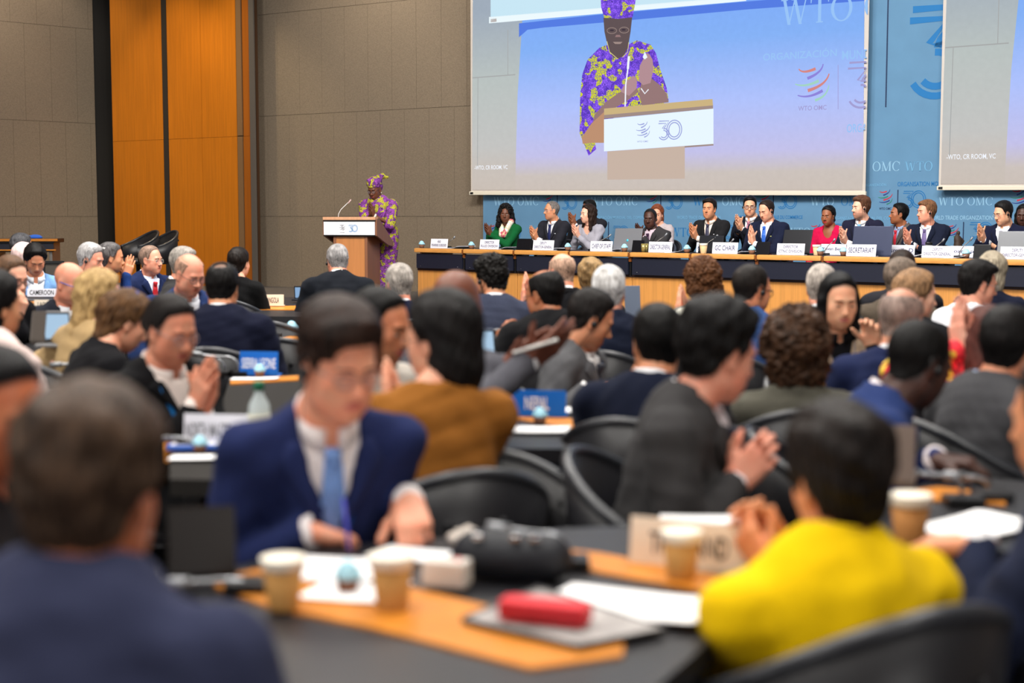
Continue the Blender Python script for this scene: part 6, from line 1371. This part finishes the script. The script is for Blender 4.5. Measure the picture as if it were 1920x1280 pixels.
# --- the speaker
DRESS = emis_print('dress_print', (112, 46, 128), (190, 184, 34), (48, 28, 58), 62, lit=True)
sp = person('woman speaker in purple and yellow printed dress and matching headwrap, hands together', 703, 355, 18.85, -155, -150, hs=1.08, pitch=22, lean=10, kind='fd', skin=DBROWN, hair=('wrap', DRESS), top='dress', topmat=DRESS, tc=(110, 50, 120), arms=('clap', (696, 392), -.22, (0, .45, .9)), floor=FLD, stand=True, w=1.38, glasses=(40, 34, 40), eyes=.4, lip=(150, 70, 70), collar=False, sleeve=.62)
H_, e_ = sp['H'], sp['e']; g = G((-.32, -.32, -.01), (.32, .32, sp['hz'] + .18), .016); hz_ = sp['hz']
g.cone((0, 0, hz_ + .02), (0, 0, hz_ - .16),   .20, .225, flat=((0, 1, 0), 1.25)); g.cone((0, 0, hz_ - .16), (0, .0, .06), .220, .205, k=.05, flat=((0, 1, 0), 1.2)); g.cone((0, 0, hz_ - .02), (0, 0, hz_ - .06), .24, .245, k=.01, flat=((0, 1, 0), 1.25)); V, F = g.net(); put('skirt', mesh_np('skirt', V, F), e_, DRESS)
bb = B(); C_ = sp['C']; bb.tube([Vector(sp['N'] + sp['f'] * (.062 * math.cos(a) + .02) + np.array([.066 * math.sin(a), 0, 0]) + sp['s'] * (.012 - .035 * math.cos(a))) for a in np.linspace(-2.6, 2.6, 22)], .004, 6); put('necklace', bb.mesh('necklace'), e_, mat('gold', (206, 160, 70), .3, metal=.9))
for sd_ in (-1, 1):
    bb = B(); bb.lathe([(.002, -.008), (.006, 0), (.002, .008)], (sd_ * .082, 0, -.044), 8); o = put('earring', bb.mesh('earring'), e_, mat('pearl', (226, 216, 200), .3)); o.matrix_local = sp['HM']
a_ = sp['A'][-1]; bb = B(); u_ = unit(a_['W'] - a_['E']); bb.tube([Vector(a_['W'] - u_ * .02), Vector(a_['W'] + u_ * .004)], .032, 14); put('watch', bb.mesh('watch'), e_, mat('watch_white', (220, 216, 208), .3))
for sd_ in (-1, 1): o = put('shoe', SHARED['shoe'], e_, mat('shoe_leather', (20, 18, 17), .35)); o.location = (sd_ * .08, .0, 0)
# --- the hall, far left group
P('man with greying black hair at the far left, seen from behind', 41, 465, 12.6, 40, kind='m', skin=TAN, hair='short', hc=(46, 46, 50), hc2=(92, 92, 96), tc=(50, 52, 60), backview=True)
P('person in a pale pink headscarf seen from behind', 46, 483, 12.0, 25, kind='f', skin=LIGHT, hair=('hijab', cloth((214, 186, 182))), top='top', tc=(196, 170, 168), backview=True)
i = P('woman with loose black hair in a denim jacket looking down', 66, 488, 11.2, 152, 160, kind='f', skin=(196, 138, 106), hair='bob', hc=(24, 20, 20), top='suit', tc=(112, 152, 200), shirt=(226, 228, 234), pitch=30, eyes=.2, vneck=.28)
P('grey-haired man with an earphone in profile, white shirt', 170, 487, 11.0, 100, 110, kind='ml', skin=PINK, hair='short', hc=(140, 138, 138), top='top', tc=(206, 208, 214), pitch=16, ear=1, eyes=.5)
P('woman with a white hair clip and blue jacket clapping', 208, 484, 11.2, 72, 70, kind='f', skin=TAN, hair='pulled', hc=(26, 24, 26), hc2=(120, 116, 116), top='top', tc=(34, 62, 124), arms=('clap', (241, 500), .1, (0, .3, .95), .05))
w8 = PEOPLE[-1]; bb = B(); bb.box((.045, -.075, .075), (.06, .02, .014), Matrix.Rotation(.4, 3, 'Z'), .004); o = put('hair_clip', bb.mesh('hair_clip'), w8['e'], mat('clip_white', (232, 230, 228), .4)); o.matrix_local = w8['HM']
P('man with glasses and red tie in navy suit at the far left', 283, 488, 12.0, 112, 130, kind='mr', skin=PINK, hair='thin', hc=(112, 92, 80), tc=(32, 44, 82), tie=(190, 36, 46), shirt=(214, 222, 240), glasses=(190, 180, 160), w=1.05, pitch=4)
P('man with grey crew-cut hair half hidden behind the bald man in blue', 346, 497, 10.2, 80, 90, kind='m', skin=PINK, hair='short', hc=(124, 118, 112), tc=(52, 50, 52), pitch=10)
P('woman with dark hair in a low bun, black jacket, by the timber', 448, 494, 10.9, 20, 10, kind='f', skin=LIGHT, hair='lowbun', hc=(38, 28, 24), top='top', tc=(20, 20, 22), backview=True)
i = P('bald man with glasses and dark tie in a blue suit leaning forward', 355, 515, 8.3, 132, 150, kind='mr', skin=PINK, hair='rim', hc=(150, 118, 100), tc=(46, 66, 116), tie=(76, 64, 60), shirt=(222, 224, 232), glasses=(92, 70, 70), pitch=22, lean=16, eyes=.3, bamt=.25, beard=(120, 86, 70), w=1.06)
i = P('bald man with blue glasses and blue lanyard in a pinstripe suit', 131, 531, 8.2, 116, 140, kind='m', skin=PINK, hair=None, hc=(150, 110, 90), tc=(40, 44, 54), tie=(110, 100, 66), shirt=(232, 234, 240), glasses=(32, 92, 190, 1), lanyard=(34, 92, 164), pitch=16, eyes=.4, browc=(120, 80, 60))
P('woman with tortoise glasses holding her hand to her mouth', 22, 522, 7.8, 122, 118, kind='f', skin=FAIR, hair='long', hc=(84, 62, 46), top='top', tc=(24, 24, 28), glasses=(58, 44, 38, 1), pitch=14, eyes=.35, lean=14, arms=(dict(px=(42, 566), dY=-.12, F=(-.1, .35, .9), P=(-.2, -1, .2), pose='relax'), 'lap'))
P('blonde woman with long wavy hair in a tan jacket', 188, 558, 6.2, 48, 40, hs=.9, kind='f', skin=FAIR, hair='verylong', hc=(170, 128, 76), hc2=(218, 184, 126), top='top', tc=(176, 148, 106), pitch=12, lean=10, backview=True, arms=(dict(px=(160, 690), dY=.12, F=(0, .9, -.3), P=(0, 0, -1)), dict(px=(138, 690), dY=.1, F=(0, .9, -.3), P=(0, 0, -1))))
P('woman with brown-blonde gathered hair in black, bending forward', 236, 604, 5.4, 62, 55, hs=.88, kind='f', skin=LIGHT, hair='updo', hc=(66, 44, 30), hc2=(118, 84, 52), top='top', tc=(26, 26, 30), pitch=30, lean=24, backview=True)
P('person with dark hair in a cream-pink jacket at the left edge', -10, 576, 5.0, 40, 40, neckx=-.35, kind='f', skin=TAN, hair='bob', hc=(24, 20, 20), top='top', tc=(222, 200, 194), backview=True, w=1.28)
w8 = PEOPLE[-2]; bb = B(); bb.lathe([(.03, -.008), (.042, -.004), (.042, .006), (.03, .012)], (.0, -.02, .125), 16); o = put('hair_tie', bb.mesh('hair_tie'), w8['e'], cloth((36, 88, 190))); o.matrix_local = w8['HM']
i = P('smiling woman with glasses in black jacket and blue lanyard, clapping', 320, 620, 4.6, 130, 128, kind='fr', skin=(204, 142, 114), hs=.9, hair='pulled', hc=(36, 28, 26), top='suit', tc=(20, 20, 23), shirt=(222, 210, 204), glasses=(150, 130, 128), lanyard=(30, 104, 168), arms=('clap', (388, 722), -.16, (0, .50, .86), .02), pitch=18, eyes=.35, w=1.08, lip=(170, 84, 80), vneck=.13)
P('man with a thinning crown in a dark navy suit, seen from behind', 417, 541, 7.0, 5, 0, kind='m', skin=TAN, hair='tonsure', hc=(24, 22, 22), tc=(26, 30, 50), backview=True, pitch=18, lean=12, w=1.12)
P('grey-haired man with an earphone in black suit before the lectern', 633, 491, 10.8, -22, -8, kind='m', skin=PINK, hair='short', hc=(120, 118, 118), tc=(24, 27, 34), backview=True, pitch=20, lean=18, ear=-1, w=1.14)
P('grey-haired man in navy suit right of the lectern, back turned', 748, 534, 8.8, -32, -10, kind='m', skin=PINK, hair='short', hc=(136, 130, 124), tc=(28, 34, 60), backview=True, pitch=10)
P('man with dark curly hair, beard and earphone in slate blue suit', 921, 524, 8.1, -42, -12, kind='m', skin=TAN, hair='curlyshort', hc=(26, 23, 22), tc=(66, 72, 92), shirt=(226, 228, 234), pitch=16, ear=-1, bamt=.7, lean=10, w=1.08)
P('bald man with dark glasses in black jacket near the rostrum', 1053, 511, 9.0, -38, -10, kind='m', skin=PINK, hair='rim', hc=(150, 122, 104), tc=(22, 22, 25), backview=True, glasses=(24, 22, 24, 1), pitch=12, arms=('clap', (986, 545), .02, (0, .3, .95)))
P('person with short dark blonde hair near the rostrum, back turned', 1108, 526, 9.3, 5, 0, kind='f', skin=LIGHT, hair='messy', hc=(122, 98, 66), top='top', tc=(40, 40, 46), backview=True)
P('balding man with glasses in black suit, head turned left', 1021, 553, 6.9, -52, -22, kind='mr', skin=(168, 110, 76), hair='horseshoe', hc=(24, 22, 22), tc=(26, 26, 29), glasses=(70, 66, 66), backview=False, pitch=14, lean=12, w=1.12, arms=('lap', dict(px=(943, 620), dY=-.06, F=(.1, .4, .9), P=(.8, .3, 0), pose='relax')))
P('white-haired man in navy suit, back turned', 1141, 549, 6.8, 8, 12, kind='m', skin=PINK, hair='short', hc=(190, 184, 178), tc=(26, 32, 50), backview=True, pitch=10, lean=8, w=1.1)
P('woman with curly brown hair in a leopard print jacket, clapping', 1316, 529, 8.0, -8, -15, kind='f', skin=LIGHT, hair='curlbob', hc=(76, 46, 28), hc2=(116, 74, 44), top='top', topmat=emis_print('leopard', (186, 184, 172), (104, 96, 88), (172, 170, 158), 22, lit=True), tc=(180, 178, 166), backview=True, arms=('clap', (1277, 566), .06, (0, .3, .95)))
P('man with cropped dark hair, glasses and earphone in blue jacket', 1409, 543, 6.8, 62, 40, kind='mr', skin=(206, 140, 104), hair='buzz', hc=(48, 40, 36), tc=(56, 82, 132), glasses=(40, 36, 36, 1), ear=1, pitch=12, backview=True, w=1.08)
P('grey-haired person half hidden behind the woman in beige blazer', 1540, 541, 7.7, 20, 15, kind='m', skin=PINK, hair='short', hc=(150, 142, 134), tc=(60, 60, 62), backview=True)
i = P('woman with long straight black hair in a beige blazer, hand raised', 1573, 566, 6.0, 174, 165, kind='f', skin=ASIAN, hair='long', hc=(16, 15, 17), top='suit', tc=(152, 132, 112), shirt=(24, 24, 28), pitch=10, eyes=.4, lip=(186, 96, 96), lanyard=(40, 84, 130), vneck=.24, arms=('lap', dict(px=(1632, 612), dY=-.16, F=(0.25, .2, .95), P=(.5, .7, 0), pose='relax')))
P('man with short grey-brown hair in an olive jacket near the rostrum', 1690, 527, 8.0, 66, 30, kind='m', skin=PINK, hair='short', hc=(94, 82, 72), tc=(92, 82, 70), glasses=(40, 36, 36, 1), backview=True, pitch=10)
P('brown-haired person whose crown shows above the olive jacket man', 1691, 508, 8.9, 10, kind='m', skin=LIGHT, hair='short', hc=(58, 40, 30), tc=(40, 40, 46), backview=True)
P('woman with light brown hair in black turned to the right', 1718, 555, 7.0, 84, 40, kind='f', skin=FAIR, hair='bob', hc=(120, 92, 66), top='top', tc=(24, 24, 27), pitch=8, lip=(190, 80, 84))
P('young man with black hair and glasses in a white shirt', 1834, 534, 7.6, 84, 60, kind='m', skin=PINK, hair='sidepart', hc=(26, 23, 23), top='top', tc=(230, 232, 238), glasses=(160, 150, 150), pitch=12, bamt=.3, eyes=.6)
P('person with ash blonde hair in navy behind the white shirt', 1861, 513, 8.6, 30, kind='f', skin=LIGHT, hair='bob', hc=(150, 136, 114), hc2=(190, 178, 156), top='top', tc=(28, 32, 52), backview=True)
P('bald man with grey stubble in navy suit, ear towards us', 1690, 602, 5.2, 38, 30, kind='m', skin=(206, 150, 122), hair=('rim', None), hc=(120, 104, 96), tc=(34, 44, 82), backview=True, pitch=14, scalp=.25)
P('woman with reddish-brown hair in a red floral top, clapping', 1848, 640, 4.9, -14, -25, kind='f', skin=(214, 158, 136), hair='long', hc=(74, 42, 36), top='top', topmat=emis_print('red_floral', (206, 28, 40), (226, 190, 60), (150, 20, 30), 20, lit=True), tc=(200, 30, 40), backview=True, arms=('clap', (1800, 606), .02, (0.05, .25, .95)))
i = P('man in a light grey suit with earphone and lanyard looking down right', 1107, 600, 6.0, 82, 112, kind='ml', skin=(206, 148, 112), hair='short', hc=(34, 28, 26), tc=(98, 98, 102), tie=(40, 44, 56), shirt=(224, 222, 222), ear=1, pitch=26, eyes=.35, lanyard=(40, 104, 190), bamt=.4, w=1.1, lean=10, arms=(dict(px=(1140, 720), dY=-.3, F=(-.4, .8, .2), P=(0, 0, -1), pose='grip'), dict(px=(1165, 725), dY=-.1, F=(.2, .8, .2), P=(0, 0, -1), pose='relax')))
# middle of the hall
P('dark bald man clapping with a white pen in his hands', 857, 574, 4.7, 30, 40, kind='md', skin=(112, 70, 54), hair=None, hc=(30, 24, 22), tc=(92, 92, 100), backview=True, pitch=6, pole=(-.8, -.7, -.6), arms=('clap', (1012, 652), -.3, (.62, .45, .62), .03))
P('young woman with black hair half hidden behind the writing man', 714, 615, 4.4, 118, 130, kind='f', skin=(196, 134, 98), hair='long', hc=(16, 14, 14), top='top', tc=(206, 198, 188), pitch=12, eyes=.6, lip=(190, 90, 90))
P('woman with a dark bob in a brown jacket, head turned left, clapping', 826, 638, 3.7, -58, -22, kind='f', skin=LIGHT, hair='bob', hc=(32, 28, 28), top='top', tc=(142, 90, 36), glasses=(80, 66, 60), pitch=8, backview=True, w=1.02, neckx=.2, arms=('clap', (733, 738), .12, (-.1, .35, .9)))
i = P('young man in navy suit with light blue tie writing at the near table', 636, 684, 3.05, 146, 160, kind='m', skin=(226, 164, 134), hair='fringebang', hc=(40, 28, 24), hc2=(56, 38, 31), tc=(40, 50, 98), tie=(112, 150, 214), shirt=(240, 232, 232), pitch=17, neckx=-.12, lean=13, eyes=.3, lanyard=(24, 70, 140), ear=1, lip=(196, 96, 92), glasses=(130, 110, 110), w=.93, sleeve=.96,
      arms=(dict(px=(655, 1015), dY=-.03, F=(-.85, .25, -.25), P=(.15, .3, -1), pose='grip'), dict(px=(775, 985), dY=.0, F=(.1, .85, -.45), P=(-.1, -.2, -1), pose='relax', pole=(.1, -.5, -1))))
q = at(668, 1000, 2.98); e = thing('pen', q, 'blue pen in the hand of the writing man', 'pen'); bb = B(); bb.tube([(-.01, -.02, -.055), (-.03, .03, .07)], .004, 10); put('barrel', bb.mesh('barrel'), e, mat('pen_blue', (70, 70, 180), .35))
P('man in dark navy suit with black hair, hand at his cheek', 1232, 645, 4.6, -8, 22, kind='m', skin=TAN, hair='short', hc=(20, 18, 18), tc=(26, 32, 52), backview=True, pitch=8, lean=10, w=1.06, arms=('lap', dict(px=(1196, 705), dY=.22, F=(.1, .2, .95), P=(.9, -.3, 0), pose='relax')))
P('woman with a large brown afro in a grey-green jacket', 1487, 660, 4.8, -6, 0, kind='fd', skin=BROWN, hair='afro', hc=(40, 28, 22), hc2=(92, 62, 42), top='top', tc=(100, 98, 88), backview=True)
P('man with black hair in charcoal suit clasping his hands', 1347, 664, 3.6, 66, 108, kind='m', skin=(222, 160, 136), hair='messy', hc=(20, 18, 19), tc=(66, 64, 66), shirt=(226, 220, 224), tie=(26, 30, 52), backview=False, pitch=16, lean=12, w=1.14, arms=('clap', (1420, 862), -.10, (-.1, .62, .72), .022, 'relax'))
P('dark-skinned man with close-cropped hair and earphone in blue suit', 1722, 682, 4.0, 66, 98, kind='md', skin=(66, 42, 34), hair='buzz', hc=(20, 18, 18), tc=(42, 60, 112), shirt=(224, 214, 216), backview=False, pitch=24, lean=22, ear=1, w=1.04, arms=('lap', dict(px=(1815, 868), dY=-.25, F=(.3, .9, -.05), P=(0, 0, -1), pose='relax')))
P('man with short black hair in grey suit at the right edge', 1892, 652, 4.4, 52, 70, kind='m', skin=(206, 146, 112), hair='short', hc=(28, 25, 25), tc=(78, 78, 82), shirt=(176, 196, 232), backview=True, lean=10, w=1.12)
# nearest people
P('woman in black hair at the left edge turned to the right', -8, 776, 2.55, 118, 90, kind='fr', skin=(190, 118, 80), hair='pulled', hc=(24, 22, 23), top='top', tc=(40, 36, 38), pitch=14, backview=False)
P('man with tousled brown hair in navy suit, nearest the camera at left', 172, 925, 1.85, 12, 14, kind='m', skin=(176, 108, 74), hair='messy', hc=(44, 33, 27), hc2=(98, 76, 60), tc=(58, 62, 90), backview=True, pitch=8, lean=8, w=1.18, shirt=None, arms=('lap', dict(px=(14, 1090), dY=.13, F=(.1, .2, .95), P=(.9, -.2, 0), pose='fist')))
P('woman with cropped dark hair in a bright yellow jacket, clapping', 1572, 905, 2.5, -18, -26, kind='f', skin=(214, 150, 104), hair='messy', hc=(30, 24, 23), hc2=(40, 33, 30), top='top', tc=(226, 186, 8), backview=True, pitch=6, w=1.28, lean=8, neckx=.4, roll=-4, arms=('clap', (1415, 990), .25, (-.25, .6, .75), .03, 'relax'))
P('man in navy suit cut off by the right edge, hand on papers', 1990, 790, 2.75, -40, -48, kind='m', skin=TAN, hair='short', hc=(40, 30, 26), tc=(44, 50, 76), shirt=(240, 238, 240), backview=True, lean=14, w=1.15, arms=('lap', dict(px=(1748, 1020), dY=-.02, F=(-.35, .9, -.1), P=(0, 0, -1), pose='relax')))
# --- empty chairs in the foreground
def free_chair(x, ytop, Yd, hd, lab):
    p = at(x, ytop, Yd); chair(p.x, p.y, 0, -math.radians(hd), lab)
free_chair(948, 885, 3.45, 165, 'empty black tub chair facing us behind the black bag')
free_chair(1030, 1240, 2.0, 10, 'empty black tub chair at the bottom edge, back turned')
free_chair(525, 565, 8.6, 12, 'empty black tub chair left of the ANGOLA plate, back turned'); free_chair(548, 590, 7.4, 8, 'empty black tub chair before the ANGOLA plate, back turned'); free_chair(100, 555, 9.6, 20, 'empty black tub chair before the CAMEROON plate')
